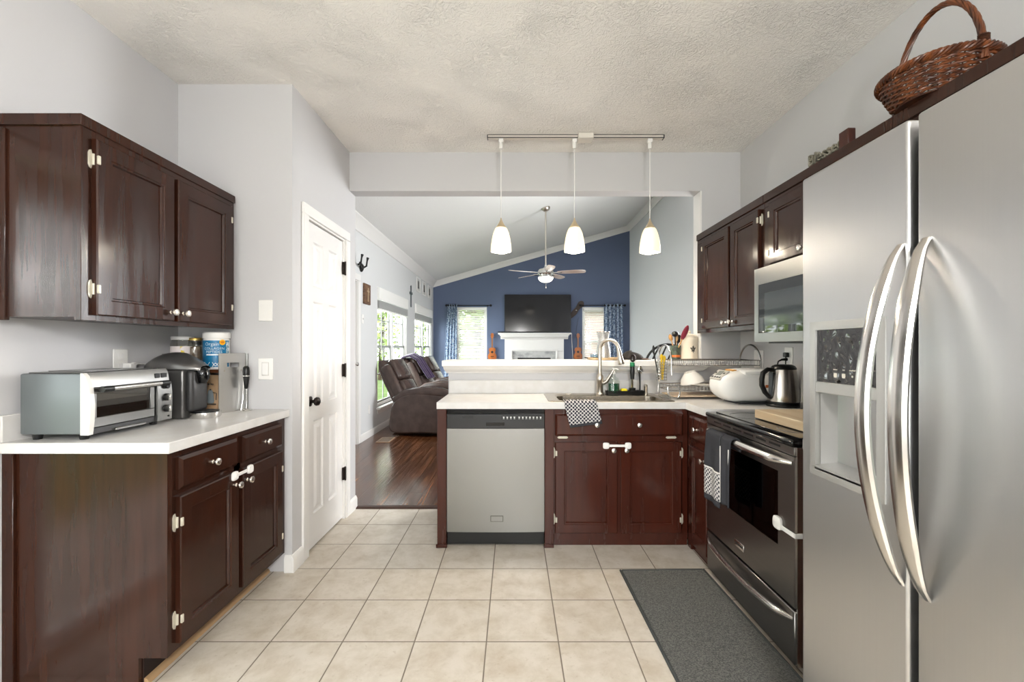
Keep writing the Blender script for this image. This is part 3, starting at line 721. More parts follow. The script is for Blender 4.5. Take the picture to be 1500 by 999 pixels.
for x in (.31, .99):
    mb = MB(); mb.T = TY(x, .681, PF); mb.prism([(-.034, 0), (-.026, .007), (.026, .007), (.034, 0), (.026, -.007), (-.026, -.007)], 'y', -.004, 0).cyl((-.016, -.006, 0), (.016, -.006, 0), .004, 8); obj('hinge', mb, M_hinge, t)
for (a, b_, kn, hx, sx) in ((.262, .65, .622, .262, 1), (.672, 1.05, .702, 1.05, -1)):
    mb = MB(); panel(mb, TY(a, .085), b_ - a, .57); d = obj('door', mb, M_cabr, t, angle=15)
    cab_knob(d, TY(kn, .607, PF - .02))
    for z in (.17, .585):
        T = TY(hx, z)
        if sx < 0: T = T @ Matrix.Diagonal((-1, 1, 1, 1))
        cab_hinge(d, T)
strap_lock((.578, PF - .0205, .634), (.715, PF - .0205, .634), (0, -1, 0), 'white strap lock joining the two doors below the sink')
CXF = 1.097; C0, C1 = 2.43, PF - .002
t = thing('corner_cabinet', 'narrow reddish brown base cabinet between the sink cabinet and the oven', 'base cabinet', (CXF, 2.58, 0))
obj('carcass', MB().box(CXF + .02, XR, C0, YH0 - .002, .06, .862), M_cabr, t)
obj('face_frame', MB().box(CXF, CXF + .02, C0, C0 + .02, .06, .862).box(CXF, CXF + .02, C1 - .045, C1, .0, .862).box(CXF, CXF + .02, C0 + .02, C1 - .045, .83, .862).box(CXF, CXF + .02, C0 + .02, C1 - .045, .64, .69).box(CXF, CXF + .02, C0 + .02, C1 - .045, .04, .1), M_cabr, t)
obj('toe_kick', MB().box(CXF + .015, CXF + .03, C0, C1, 0, .06), M_cabr, t)
mb = MB(); slab(mb, TX(CXF, 2.69, .69, -1), .245, .14, .018); d = obj('drawer', mb, M_cabr, t, angle=20); cab_knob(d, TX(CXF - .018, 2.567, .76, -1))
mb = MB(); panel(mb, TX(CXF, 2.69, .07, -1), .245, .575, .018, st=.05); d = obj('door', mb, M_cabr, t, angle=15); cab_knob(d, TX(CXF - .018, 2.475, .60, -1))
t = thing('filler_cabinet', 'narrow dark base cabinet hidden between the oven and the refrigerator', 'base cabinet', (1.1, 1.5, 0))
obj('carcass', MB().box(1.12, XR, 1.36, 1.645, .0, .862), M_cab, t)
obj('top', MB().box(1.09, XR, 1.355, 1.648, .863, .903, .002), M_lam, t)

# ------------------------------------------------------------------ L shaped countertop with the sink cut-out
SKX0, SKX1, SKY0, SKY1 = .245, 1.0, 2.79, 3.20
t = thing('countertop', 'white laminate countertop with the inset sink', 'countertop', (.4, 3.0, .863))
mb = MB(); z0, z1 = .863, .903
xs = [-.478, SKX0, SKX1, 1.07, XR - .001]; ys = [2.72, SKY0, SKY1, YH0 - .001]
y0c = 2.43
for i in range(4):
    for j in range(3):
        if i == 1 and j == 1: continue
        x0, x1, y0, y1 = xs[i], xs[i + 1], ys[j], ys[j + 1]
        mb.add([(x0, y0, z1), (x1, y0, z1), (x1, y1, z1), (x0, y1, z1), (x0, y0, z0), (x1, y0, z0), (x1, y1, z0), (x0, y1, z0)], [[0, 1, 2, 3], [7, 6, 5, 4]])
mb.add([(1.07, y0c, z1), (xs[4], y0c, z1), (xs[4], ys[0], z1), (1.07, ys[0], z1), (1.07, y0c, z0), (xs[4], y0c, z0), (xs[4], ys[0], z0), (1.07, ys[0], z0)], [[0, 1, 2, 3], [7, 6, 5, 4]])
def wallq(x0, y0, x1, y1): mb.add([(x0, y0, z0), (x1, y1, z0), (x1, y1, z1), (x0, y0, z1)], [[0, 1, 2, 3]])
for q in ((xs[0], ys[0], 1.07, ys[0]), (1.07, ys[0], 1.07, y0c), (1.07, y0c, xs[4], y0c), (xs[4], y0c, xs[4], ys[3]), (xs[4], ys[3], xs[0], ys[3]), (xs[0], ys[3], xs[0], ys[0]),
          (SKX0, SKY0, SKX1, SKY0), (SKX1, SKY0, SKX1, SKY1), (SKX1, SKY1, SKX0, SKY1), (SKX0, SKY1, SKX0, SKY0)): wallq(*q)
obj('top', mb, M_lam, t)
obj('backsplash', MB().box(-.478, XR - .021, YH0 - .02, YH0 - .001, .903, 1.0, .002).box(XR - .02, XR - .001, 2.43, YH0 - .02, .903, 1.0, .002), M_lam, t)

# ------------------------------------------------------------------ raised bar ledge
t = thing('bar_ledge', 'white raised bar ledge along the half wall behind the sink', 'bar ledge', (.4, 3.3, 1.02))
obj('ledge_top', MB().box(-.52, OX1 - .014, 3.17, 3.52, 1.107, 1.15, .004).box(OX1 - .013, 1.432, 3.17, YH0 - .001, 1.107, 1.15, .004), M_white, t)
pr = [(YH0 - .001, 1.054), (YH0 - .014, 1.054), (YH0 - .018, 1.062), (YH0 - .03, 1.068), (YH0 - .05, 1.076), (YH0 - .068, 1.09), (YH0 - .078, 1.106), (YH0 - .001, 1.106)]
mb = MB(); vs = []
for (y, z) in pr: vs.append((-.50 - (YH0 - y) * .2, y, z))
for (y, z) in pr: vs.append((1.36 + (YH0 - y) * .9, y, z))
n = len(pr); mb.add(vs, [[i, (i + 1) % n, n + (i + 1) % n, n + i] for i in range(n)] + [list(range(n)), list(range(n, 2 * n))])
obj('moulding', mb, M_white, t)
# ================================================================== APPLIANCES
# ------------------------------------------------------------------ dishwasher
t = thing('dishwasher', 'stainless dishwasher with black control strip between brown posts', 'dishwasher', (-.11, PF, 0))
D0, D1 = -.415, .193; DF = PF - .012
obj('tub', MB().box(D0 + .006, D1 - .006, DF + .032, YH0 - .01, .03, .845), M_black, t)
mb = MB()
def bow_front(mb, x0, x1, z0, z1, y, bow, th, n=14):
    "slightly bowed front plate"
    def f(u, v):
        x = x0 + (x1 - x0) * u; return (x, y - bow * (1 - (2 * u - 1) ** 2), z0 + (z1 - z0) * v)
    mb.sheet(f, n, 1)
    k = n + 1; base = len(mb.v) - 2 * k
    vs = [mb.v[base + i] + Vector((0, (y + th - mb.v[base + i].y), 0)) for i in range(2 * k)]
    m = len(mb.v); mb.v += vs
    fs = [[base + i, m + i, m + i + 1, base + i + 1] for i in range(n)] + [[base + k + i, base + k + i + 1, m + k + i + 1, m + k + i] for i in range(n)]
    fs += [[base, base + k, m + k, m], [base + n, m + n, m + k + n, base + k + n]]
    mb.f += fs; mb.mi += [mb.cur] * len(fs)
bow_front(mb, D0, D1, .092, .738, DF, .006, .03); obj('door', mb, M_steelh, t)
mb = MB(); bow_front(mb, D0, D1, .741, .828, DF - .002, .007, .03); cp = obj('control_panel', mb, mat('dishwasher_panel_grey', '#2d2d2e', rough=.3, metal=.2), t)
mb = MB().box(D0 + .325 - .08, D0 + .325 + .035, DF - .0105, DF - .006, .757, .778, .002); obj('latch_recess', mb, M_blackgloss, cp)
mb = MB().box(.012 - .085, D1 - .012, DF - .0095, DF - .0055, .796, .822, .001); obj('button_strip', mb, M_black, cp); obj('vent', MB().box(D0 + .095, D0 + .165, DF - .0085, DF - .004, .802, .82, .001), M_black, cp)
mb = MB(); x = -.06
for k in range(11):
    mb.add([(x - .006, DF - .0102, .814), (x + .006, DF - .0102, .814), (x + .002, DF - .0102, .803), (x - .002, DF - .0102, .803)], [[0, 1, 2, 3]]); mb.box(x - .006, x + .006, DF - .0102, DF - .009, .799, .8005); x += .0222 if k != 3 else .03
obj('button', mb, mat('button_print', '#c9c9c6', rough=.5), cp)
obj('top_gap', MB().box(D0, D1, DF + .012, DF + .03, .83, .862), M_blackgloss, t)
obj('toe_panel', MB().box(D0, D1, DF + .012, DF + .03, .012, .088, .002), M_black, t)
mb = MB().box(-.143, -.063, DF - .0075, DF - .005, .158, .196, .001); bd = obj('badge', mb, mat('badge_frame', '#5c5a55', rough=.4, metal=.6), t, label='small framed badge')
obj('badge_plate', MB().box(-.139, -.067, DF - .0085, DF - .0074, .162, .192), M_steelh, bd)

# ------------------------------------------------------------------ range
O0, O1, OF = 1.662, 2.418, 1.072
t = thing('oven_range', 'dark stainless electric range with black glass cooktop', 'oven', (1.38, 2.04, 0))
obj('body', MB().box(OF + .035, XR - .03, O0 + .002, O1 - .002, .03, .868), M_black, t)
obj('foot', MB().cyl((1.15, O1 - .05, 0), (1.15, O1 - .05, .03), .018).cyl((1.15, O0 + .05, 0), (1.15, O0 + .05, .03), .018).cyl((1.6, O0 + .05, 0), (1.6, O0 + .05, .03), .018).cyl((1.6, O1 - .05, 0), (1.6, O1 - .05, .03), .018), M_black, t)
mb = MB().box(OF - .012, 1.585, O0, O1, .869, .893, .01, 3); ct = obj('cooktop_frame', mb, M_blackgloss, t)
obj('cooktop_glass', MB().box(OF + .035, 1.58, O0 + .03, O1 - .03, .8925, .8965, .0015), mat('ceramic_glass', '#1b1b1d', rough=.05), t)
mb = MB()
for (x, y, r) in ((1.22, 1.86, .085), (1.22, 2.23, .105), (1.45, 1.86, .105), (1.45, 2.23, .08)):
    mb.tube([(x + r * math.cos(a * .2618), y + r * math.sin(a * .2618), .8965) for a in range(24)], .0012, 4, closed=True)
obj('burner_ring', mb, mat('burner_print', '#5b5b5d', rough=.3), t)
obj('backguard', MB().prism([(1.586, .87), (XR - .004, .87), (XR - .004, 1.21), (1.64, 1.21), (1.60, 1.19)], 'y', O0, O1), M_slate, t)
mb = MB().box(OF - .002, OF + .034, O0 + .002, O1 - .002, .832, .866, .002); obj('vent_trim', mb, M_slate, t)
mb = MB()
for k in range(6): y = O0 + .09 + k * .1; mb.box(OF - .0035, OF - .0015, y, y + .075, .848, .856)
obj('vent_slot', mb, M_black, t)
mb = MB(); W0, W1, V0, V1 = 1.77, 2.315, .448, .748
for (y0, y1, z0, z1) in ((O0 + .002, W0, .252, .828), (W1, O1 - .002, .252, .828), (W0, W1, .252, V0), (W0, W1, V1, .828)): mb.box(OF, OF + .034, y0, y1, z0, z1)
od = obj('oven_door', mb, M_slate, t)
obj('door_glass', MB().box(OF + .002, OF + .010, W0 + .001, W1 - .001, V0 + .001, V1 - .001), glass_pane('dark_oven_glass', (.30, .30, .31), .06), od)
obj('glass_border', MB().box(OF + .012, OF + .016, W0, W0 + .045, V0, V1).box(OF + .012, OF + .016, W1 - .045, W1, V0, V1).box(OF + .012, OF + .016, W0 + .045, W1 - .045, V1 - .03, V1).box(OF + .012, OF + .016, W0 + .045, W1 - .045, V0, V0 + .045), M_blackgloss, od)
obj('oven_cavity', MB().box(OF + .02, OF + .0345, W0, W1, V0, V1), mat('oven_enamel', '#16171a', rough=.3), od)
def bow_handle(y0, y1, z, x, out, r=.016, sag=0.0, rz=1.3):
    mb = MB(); pts = []; rad = []
    n = 26
    for i in range(n + 1):
        u = i / n; e = min(1, min(u, 1 - u) / .14); q = math.sin(e * math.pi / 2)
        pts.append((x - out * q - .012 * math.sin(math.pi * u), y0 + (y1 - y0) * u, z - sag * math.sin(math.pi * u))); rad.append(r * (.55 + .45 * q))
    mb.tube(pts, rad, 14); return mb
obj('door_handle', bow_handle(O0 + .02, O1 - .02, .802, OF + .004, .034, .017), M_handle, od, label='bowed polished handle')
dr = obj('warming_drawer', MB().box(OF, OF + .034, O0 + .002, O1 - .002, .035, .238, .003), M_slate, t)
obj('drawer_handle', bow_handle(O0 + .015, O1 - .015, .205, OF + .004, .024, .014, .018), M_handle, dr)
obj('side_trim', MB().box(OF + .006, OF + .03, O0 - .004, O0 + .002, .03, .866), M_handle, t)
bm_ = MB().box(OF - .0025, OF + .001, 2.03, 2.115, .293, .325, .001); bd = obj('badge', bm_, M_chrome, t)
mb = MB(); text_mb(mb, 'FRIGIDAIRE', .0135, Matrix.Translation((OF - .0032, 2.0725, .309)) @ Matrix.Rotation(R(-90), 4, 'Z') @ Matrix.Rotation(R(90), 4, 'X')); obj('badge_lettering', mb, M_black, bd)
# strap lock on the oven door edge
lk = thing('oven_lock', 'white strap lock with round pad on the oven door edge', 'child lock', (OF, 1.74, .53), group='white child safety locks')
mb = MB(); mb.T = Matrix.Translation((OF - .0005, 1.765, .54)) @ Matrix.Rotation(R(-90), 4, 'Y')
mb.lathe([(.026, 0), (.026, .008), (.02, .013), (.0001, .0145)], n=22, sq=.3); obj('pad', mb, M_wplastic, lk)
obj('strap', MB().box(OF - .006, OF - .0025, O0 - .002, 1.765, .522, .54, .001).box(OF - .006, OF + .06, O0 - .008, O0 - .0045, .522, .54, .001), M_wplastic, lk)

# ------------------------------------------------------------------ microwave
m0, m1, MF = 1.618, 2.357, 1.30; mz0, mz1 = 1.268, 1.668
t = thing('microwave', 'stainless over the range microwave with dark glass door', 'microwave', (1.5, 2.0, mz0))
obj('body', MB().box(MF + .03, XR - .002, m0, m1, mz0 + .012, mz1 - .001, .002), mat('microwave_shell', '#8d8c89', rough=.35, metal=.6), t)
mb = MB(); g0, g1, gz0, gz1 = 1.80, 2.318, 1.322, 1.578
for (y0, y1, z0, z1) in ((g1, m1, mz0 + .008, mz1 - .004), (1.775, g0, mz0 + .008, mz1 - .004), (g0, g1, gz1, mz1 - .004), (g0, g1, mz0 + .008, gz0)): mb.box(MF, MF + .03, y0, y1, z0, z1)
dr = obj('door', mb, M_steelh, t)
obj('window', MB().box(MF + .002, MF + .012, g0, g1, gz0, gz1), mat('microwave_glass', '#23272a', rough=.03, spec=.9), dr)
obj('window_mesh', MB().box(MF + .0008, MF + .003, g0 + .05, g1 - .055, gz0 + .035, gz1 - .05), mat('microwave_screen', '#3a4145', rough=.06, spec=.9), dr)
mb = MB(); 
obj('door_handle', MB().tube([(MF, 1.79, 1.33), (MF - .035, 1.79, 1.35), (MF - .04, 1.79, 1.46), (MF - .035, 1.79, 1.57), (MF, 1.79, 1.59)], .011, 12), M_handle, dr)
obj('control_panel', MB().box(MF, MF + .03, m0 + .002, 1.773, mz0 + .008, mz1 - .004, .002), M_blackgloss, t)
obj('vent_grille', MB().box(MF + .06, 1.64, m0 + .03, m1 - .03, mz0, mz0 + .012), M_dkgrey, t)

# ------------------------------------------------------------------ refrigerator
F0, FM, F1, FF, FZ = .42, .957, 1.332, .88, 1.758
t = thing('refrigerator', 'stainless side by side refrigerator with ice dispenser', 'refrigerator', (1.28, .88, 0))
obj('body', MB().box(FF + .085, XR - .03, F0 + .004, F1 - .003, .03, FZ - .012, .004), mat('fridge_cabinet_grey', '#77777a', rough=.45, metal=.3), t)
obj('base_grille', MB().box(FF + .05, FF + .084, F0 + .01, F1 - .01, .01, .075), M_dkgrey, t)
obj('gasket', MB().box(FF + .055, FF + .084, F0 + .012, F1 - .01, .08, FZ - .01), M_dkgrey, t)
# freezer door with the dispenser opening
q0, q1, qz0, qz1 = 1.035, 1.288, .882, 1.318            # dispenser frame
FG = FM + .017                                          # freezer door's edge at the gap
def flat_door(mb, y0, y1, z0, z1, hole=None):
    r = .007
    if hole is None: mb.box(FF, FF + .052, y0, y1, z0, z1, r, 3); return
    h0, h1, k0, k1 = hole
    # outer rounded rim built from the box's own bevel, front face with a hole
    bm = bmesh.new(); bmesh.ops.create_cube(bm, size=1)
    for v in bm.verts: v.co = (FF + .026 + v.co.x * .052, (y0 + y1) / 2 + v.co.y * (y1 - y0), (z0 + z1) / 2 + v.co.z * (z1 - z0))
    bmesh.ops.bevel(bm, geom=bm.edges[:], offset=r, segments=3, profile=.5, affect='EDGES')
    bm.faces.ensure_lookup_table()
    f = max((f for f in bm.faces if f.normal.x < -.9), key=lambda f: f.calc_area())
    outer = [v.co.copy() for v in f.verts]; bmesh.ops.delete(bm, geom=[f], context='FACES_ONLY'); bm.verts.index_update()
    mb.add([v.co[:] for v in bm.verts], [[v.index for v in f.verts] for f in bm.faces]); bm.free()
    a0, a1, b0, b1 = y0 + r, y1 - r, z0 + r, z1 - r; x = FF
    V = [(x, a0, b0), (x, a1, b0), (x, a1, b1), (x, a0, b1), (x, h0, k0), (x, h1, k0), (x, h1, k1), (x, h0, k1)]
    mb.add(V, [[0, 1, 5, 4], [1, 2, 6, 5], [2, 3, 7, 6], [3, 0, 4, 7]])
mb = MB(); flat_door(mb, FG, F1, .085, FZ, (q0, q1, qz0, qz1)); fd = obj('freezer_door', mb, M_steel, t)
mb = MB(); flat_door(mb, F0, FM - .004, .085, FZ); rd = obj('refrigerator_door', mb, M_steel, t)
M_disp = mat('dispenser_silver', '#b9b8b5', rough=.33, metal=.55)
# frame: rounded bezel, display, niche
mb = MB(); e = .02
def ringx(mb, y0, y1, z0, z1, w, x0, x1):
    vs = []
    for (a, x) in ((0, x1), (0, x0), (w * .15, x0 - .001), (w, x0 - .001), (w, x1)): vs += [(x, y0 + a, z0 + a), (x, y1 - a, z0 + a), (x, y1 - a, z1 - a), (x, y0 + a, z1 - a)]
    fs = [[k * 4 + i, k * 4 + (i + 1) % 4, k * 4 + 4 + (i + 1) % 4, k * 4 + 4 + i] for k in range(4) for i in range(4)]
    mb.add(vs, fs)
ringx(mb, q0 - .004, q1 + .004, qz0 - .004, qz1 + .004, .024, FF - .003, FF + .03)
mb.box(FF - .003, FF + .02, q0 + .018, q1 - .018, 1.118, 1.150, .003)
ds = obj('dispenser', mb, M_disp, t)
M_disp_glass = mat('display_glass', '#120f0e', rough=.02, spec=1.0, bump=.7, bscale=(24, 24, 24), bdist=.010, bdetail=1)
dsp = obj('display', MB().box(FF + .001, FF + .02, q0 + .019, q1 - .019, 1.149, 1.297), M_disp_glass, t)
mb = MB(); TD = lambda y, z: Matrix.Translation((FF + .0006, y, z)) @ Matrix.Rotation(R(-90), 4, 'Z') @ Matrix.Rotation(R(90), 4, 'X')
for (y, s_) in ((1.195, 'water'), (1.165, 'ice'), (1.135, 'crushed')): text_mb(mb, s_, .0065, TD(y, 1.188))
for y in (1.195, 1.165): mb.prism([(y - .005, 1.166), (y + .005, 1.166), (y + .006, 1.178), (y - .006, 1.178)], 'x', FF + .0003, FF + .0009).tube([(FF + .0006, y + .006 * math.cos(a * .4), 1.172 + .006 * math.sin(a * .4)) for a in range(16)], .0006, 4, closed=True)
mb.ball((FF + .0006, 1.135, 1.172), .0012, .003, .003, 10)
for k, s_ in enumerate(('lock', 'light', 'filter')): text_mb(mb, s_, .005, TD(1.093, 1.19 - k * .011))
obj('display_icons', mb, mat('display_print', '#cfc8bd', rough=.5), dsp)
mb = MB(); n0, n1, nz0, nz1 = q0 + .022, q1 - .022, .905, 1.119; dp = .075
mb.add([(FF + .01, n0, nz0), (FF + .01, n1, nz0), (FF + .01, n1, nz1), (FF + .01, n0, nz1), (FF + .01 + dp, n0 + .02, nz0 + .01), (FF + .01 + dp, n1 - .02, nz0 + .01), (FF + .01 + dp, n1 - .02, nz1), (FF + .01 + dp, n0 + .02, nz1)],
       [[0, 1, 5, 4], [1, 2, 6, 5], [2, 3, 7, 6], [3, 0, 4, 7], [4, 5, 6, 7]])
obj('dispenser_niche', mb, mat('niche_grey', '#a9a8a6', rough=.3, metal=.35), ds)
mb = MB().prism([(FF - .004, .897), (FF + .07, .915), (FF + .07, .922), (FF - .004, .908)], 'y', n0 - .004, n1 + .004); obj('drip_tray', mb, M_disp, ds)
obj('paddle', MB().box(FF + .055, FF + .063, 1.12, 1.2, 1.0, 1.11, .003), mat('paddle_grey', '#8f8e8c', rough=.4), ds)
def fridge_handle(y, w, parent, sg):
    "wide bowed strap handle from z .715 to 1.478"
    mb = MB(); n = 30; vs = []; fs = []
    prof = [(-w, 0), (-w * .8, -.007), (-w * .3, -.010), (w * .3, -.010), (w * .8, -.007), (w, 0), (w * .8, .008), (-w * .8, .008)]
    for i in range(n + 1):
        u = i / n; z = .712 + (1.482 - .712) * u
        q = math.sin(math.pi * u); x = FF - .002 - .076 * q ** .72
        k = min(1, .5 + 2.2 * min(u, 1 - u) ** .8)
        for (a, b_) in prof: vs.append((x + b_ * k, y + a * k + sg * .016 * (1 - q), z))
    m = len(prof)
    for i in range(n):
        for j in range(m): fs.append([i * m + j, i * m + (j + 1) % m, (i + 1) * m + (j + 1) % m, (i + 1) * m + j])
    fs += [list(range(m)), list(range(n * m, (n + 1) * m))]
    mb.add(vs, fs)
    return obj('door_handle', mb, M_handle, parent)
fridge_handle(1.005, .019, fd, -1)
fridge_handle(.912, .0215, rd, 1)
# ================================================================== LIVING ROOM
# ------------------------------------------------------------------ ceiling fan
fx, fy = .545, 7.36; fzc = zl(fx); fz = 2.46
t = thing('ceiling_fan', 'brushed nickel ceiling fan with a lit bowl on a long downrod', 'ceiling fan', (fx, fy, fz))
sl = math.atan(.288)
mb = MB(); mb.T = Matrix.Translation((fx, fy, fzc - .002)) @ Matrix.Rotation(-sl, 4, 'Y'); mb.lathe([(.075, 0), (.075, -.012), (.055, -.045), (.03, -.06), (.0001, -.062)], n=24)
obj('canopy', mb, M_nickel, t)
obj('downrod', MB().cyl((fx, fy, fzc - .03), (fx, fy, fz + .1), .0135, 14), M_nickel, t)
mb = MB().lathe([(.02, .17), (.026, .13), (.05, .11), (.11, .095), (.135, .06), (.135, .02), (.11, -.005), (.10, -.02), (.13, -.03), (.13, -.045), (.0001, -.045)], c=(fx, fy, fz), n=32)
obj('motor_housing', mb, M_chrome, t)
M_shade_em = mat('lit_fan_glass', '#f4f0e6', rough=.3, emit='#fff4e2', estr=2.6)
obj('light_bowl', MB().lathe([(.128, -.046), (.122, -.07), (.1, -.098), (.06, -.12), (.0001, -.128)], c=(fx, fy, fz), n=28), M_shade_em, t, label='lit white glass bowl')
obj('pull_chain', MB().cyl((fx, fy - .05, fz - .12), (fx, fy - .05, fz - .2), .002, 6).lathe([(.0001, -.2), (.006, -.205), (.007, -.225), (.0001, -.235)], c=(fx, fy - .05, fz), n=10), M_nickel, t)
M_blade = mat('silver_walnut_blade', '#c4bcb6', rough=.3, col2='#a89488', cscale=(3, 3, 3))
for k in range(5):
    a = R(-14 + 72 * k); mb = MB(); mb.T = Matrix.Translation((fx, fy, fz + .035)) @ Matrix.Rotation(a, 4, 'Z') @ Matrix.Rotation(R(-13), 4, 'X')
    poly = [(.2, -.045), (.3, -.058), (.5, -.066), (.62, -.062), (.66, -.04), (.67, 0), (.66, .04), (.62, .062), (.5, .066), (.3, .058), (.2, .045)]
    mb.prism(poly, 'z', -.004, .004); bl = obj('blade', mb, M_blade, t)
    m2 = MB(); m2.T = Matrix.Translation((fx, fy, fz + .03)) @ Matrix.Rotation(a, 4, 'Z'); m2.prism([(.1, -.02), (.2, -.02), (.26, -.04), (.28, 0), (.26, .04), (.2, .02), (.1, .02)], 'z', -.006, .006); obj('blade_arm', m2, M_chrome, bl)

# ------------------------------------------------------------------ fireplace, television and what hangs on the navy wall
t = thing('fireplace', 'white fireplace surround with dentil mantel and grey marble', 'fireplace', (.515, LY1, 0)); fc = .515; yw = LY1
obj('mantel_shelf', MB().box(fc - .89, fc + .89, yw - .26, yw, 1.555, 1.59, .004).box(fc - .85, fc + .85, yw - .23, yw, 1.525, 1.555, .004), M_white, t)
mb = MB().prism([(yw - .21, 1.525), (yw - .21, 1.50), (yw - .17, 1.47), (yw - .165, 1.44), (yw, 1.44), (yw, 1.525)], 'x', fc - .83, fc + .83)
k = fc - .80
while k < fc + .79: mb.box(k, k + .022, yw - .19, yw - .15, 1.445, 1.475); k += .042
obj('cornice', mb, M_white, t)
mb = MB().box(fc - .73, fc + .73, yw - .13, yw, 1.14, 1.44, .004).box(fc - .73, fc - .53, yw - .13, yw, 0, 1.14, .004).box(fc + .53, fc + .73, yw - .13, yw, 0, 1.14, .004)
mb.box(fc - .57, fc - .545, yw - .15, yw - .13, 0, 1.165, .004).box(fc + .545, fc + .57, yw - .15, yw - .13, 0, 1.165, .004).box(fc - .57, fc + .57, yw - .15, yw - .13, 1.165, 1.19, .004)
obj('surround', mb, M_white, t)
M_marble = mat('grey_marble', '#b9b9b7', rough=.2, col2='#8f9090', cscale=(5, 5, 9), cramp=(.42, .62))
obj('marble', MB().box(fc - .53, fc - .41, yw - .1, yw - .005, 0, 1.14).box(fc + .41, fc + .53, yw - .1, yw - .005, 0, 1.14).box(fc - .41, fc + .41, yw - .1, yw - .005, .98, 1.14), M_marble, t)
fb = obj('firebox', MB().box(fc - .41, fc + .41, yw - .06, yw - .006, .1, .98), M_black, t)
obj('louvre', MB().box(fc - .40, fc + .40, yw - .09, yw - .06, .83, .86, .004).box(fc - .40, fc + .40, yw - .08, yw - .06, .905, .915).box(fc - .40, fc + .40, yw - .08, yw - .06, .935, .945), mat('louvre_brass', '#6e655a', rough=.35, metal=.7), fb)
obj('hearth', MB().box(fc - .8, fc + .8, yw - .5, yw - .151, 0, .03, .004), M_marble, t)
t = thing('television', 'large black flat screen television above the mantel', 'television', (.605, LY1 - .06, 1.61))
obj('cabinet', MB().box(-.22, 1.43, LY1 - .085, LY1 - .03, 1.612, 2.545, .006), M_black, t)
obj('screen', MB().box(-.208, 1.418, LY1 - .0875, LY1 - .0845, 1.628, 2.533), mat('tv_screen', '#08080a', rough=.12), t)
obj('wall_mount', MB().box(.4, .8, LY1 - .03, LY1 - .001, 1.9, 2.3), M_black, t)
t = thing('soundbar', 'long black soundbar lying on the white mantel', 'soundbar', (.45, LY1 - .19, 1.592))
obj('bar', MB().box(-.38, .95, LY1 - .25, LY1 - .16, 1.598, 1.625, .008, 2), M_black, t); obj('foot', MB().box(-.3, -.25, LY1 - .23, LY1 - .18, 1.5902, 1.598), M_black, t); obj('foot', MB().box(.8, .85, LY1 - .23, LY1 - .18, 1.5902, 1.598), M_black, t)
obj('power_cable', MB().tube([(1.41, LY1 - .13, 1.594), (1.44, LY1 - .1, 1.58), (1.455, LY1 - .02, 1.4), (1.475, LY1 - .012, 1.1), (1.51, LY1 - .012, .6), (1.52, LY1 - .012, .3)], .007, 8), M_wplastic, None, 'white cable hanging down from the right end of the mantel', 'cable')

def outline(pts, n=4):
    "smooth closed outline (Catmull-Rom)"
    out = []; m = len(pts)
    for i in range(m):
        p0, p1, p2, p3 = (Vector(pts[(i + k - 1) % m]) for k in range(4))
        for j in range(n):
            u = j / n; q = .5 * ((2 * p1) + (p2 - p0) * u + (2 * p0 - 5 * p1 + 4 * p2 - p3) * u * u + (3 * p1 - p0 - 3 * p2 + p3) * u ** 3); out.append((q.x, q.y))
    return out
M_uke = mat('orange_wood', '#b5651f', rough=.3, col2='#8e4a14', cscale=(14, 14, 3)); M_uked = mat('neck_wood', '#8a5a38', rough=.4)
def ukulele(x, z0, lab, s=1.0):
    t = thing('ukulele', lab, 'ukulele', (x, LY1 - .04, z0), group='ukuleles on the navy wall'); y = LY1
    half = [(0, 0), (.075, .008), (.105, .06), (.098, .12), (.07, .165), (.068, .19), (.082, .23), (.075, .275), (.035, .30), (0, .302)]
    pts = half[:-1] + [(-a, b_) for a, b_ in half[::-1][:-1]]
    pl = [(x + a * s, z0 + b_ * s) for a, b_ in outline(pts, 3)]
    obj('body', MB().prism(pl, 'y', y - .065, y - .012), M_uke, t)
    obj('sound_hole', MB().lathe([(.03 * s, -.0665), (.03 * s, -.0652)], c=(x, y, z0 + .19 * s), axis='y', n=20), M_black, t)
    obj('bridge', MB().box(x - .04 * s, x + .04 * s, y - .07, y - .0652, z0 + .075 * s, z0 + .09 * s), M_bronze, t)
    obj('neck', MB().box(x - .018 * s, x + .018 * s, y - .072, y - .05, z0 + .29 * s, z0 + .53 * s, .003), M_uked, t)
    h = obj('headstock', MB().prism([(x - .02 * s, z0 + .53 * s), (x + .02 * s, z0 + .53 * s), (x + .036 * s, z0 + .57 * s), (x + .03 * s, z0 + .64 * s), (x, z0 + .655 * s), (x - .03 * s, z0 + .64 * s), (x - .036 * s, z0 + .57 * s)], 'y', y - .068, y - .052), M_uke, t)
    mb = MB()
    for zz in (.575, .615):
        for sx in (-1, 1): mb.cyl((x + sx * .034 * s, y - .06, z0 + zz * s), (x + sx * .052 * s, y - .06, z0 + zz * s), .007, 8)
    obj('tuning_peg', mb, M_knob, h)
    obj('wall_hook', MB().box(x - .012, x + .012, y - .05, y - .001, z0 + .53 * s, z0 + .56 * s), M_black, t)
ukulele(-.525, .925, 'small orange ukulele hung left of the fireplace', 1.02); ukulele(1.605, .935, 'small orange ukulele hung right of the fireplace', 1.0)
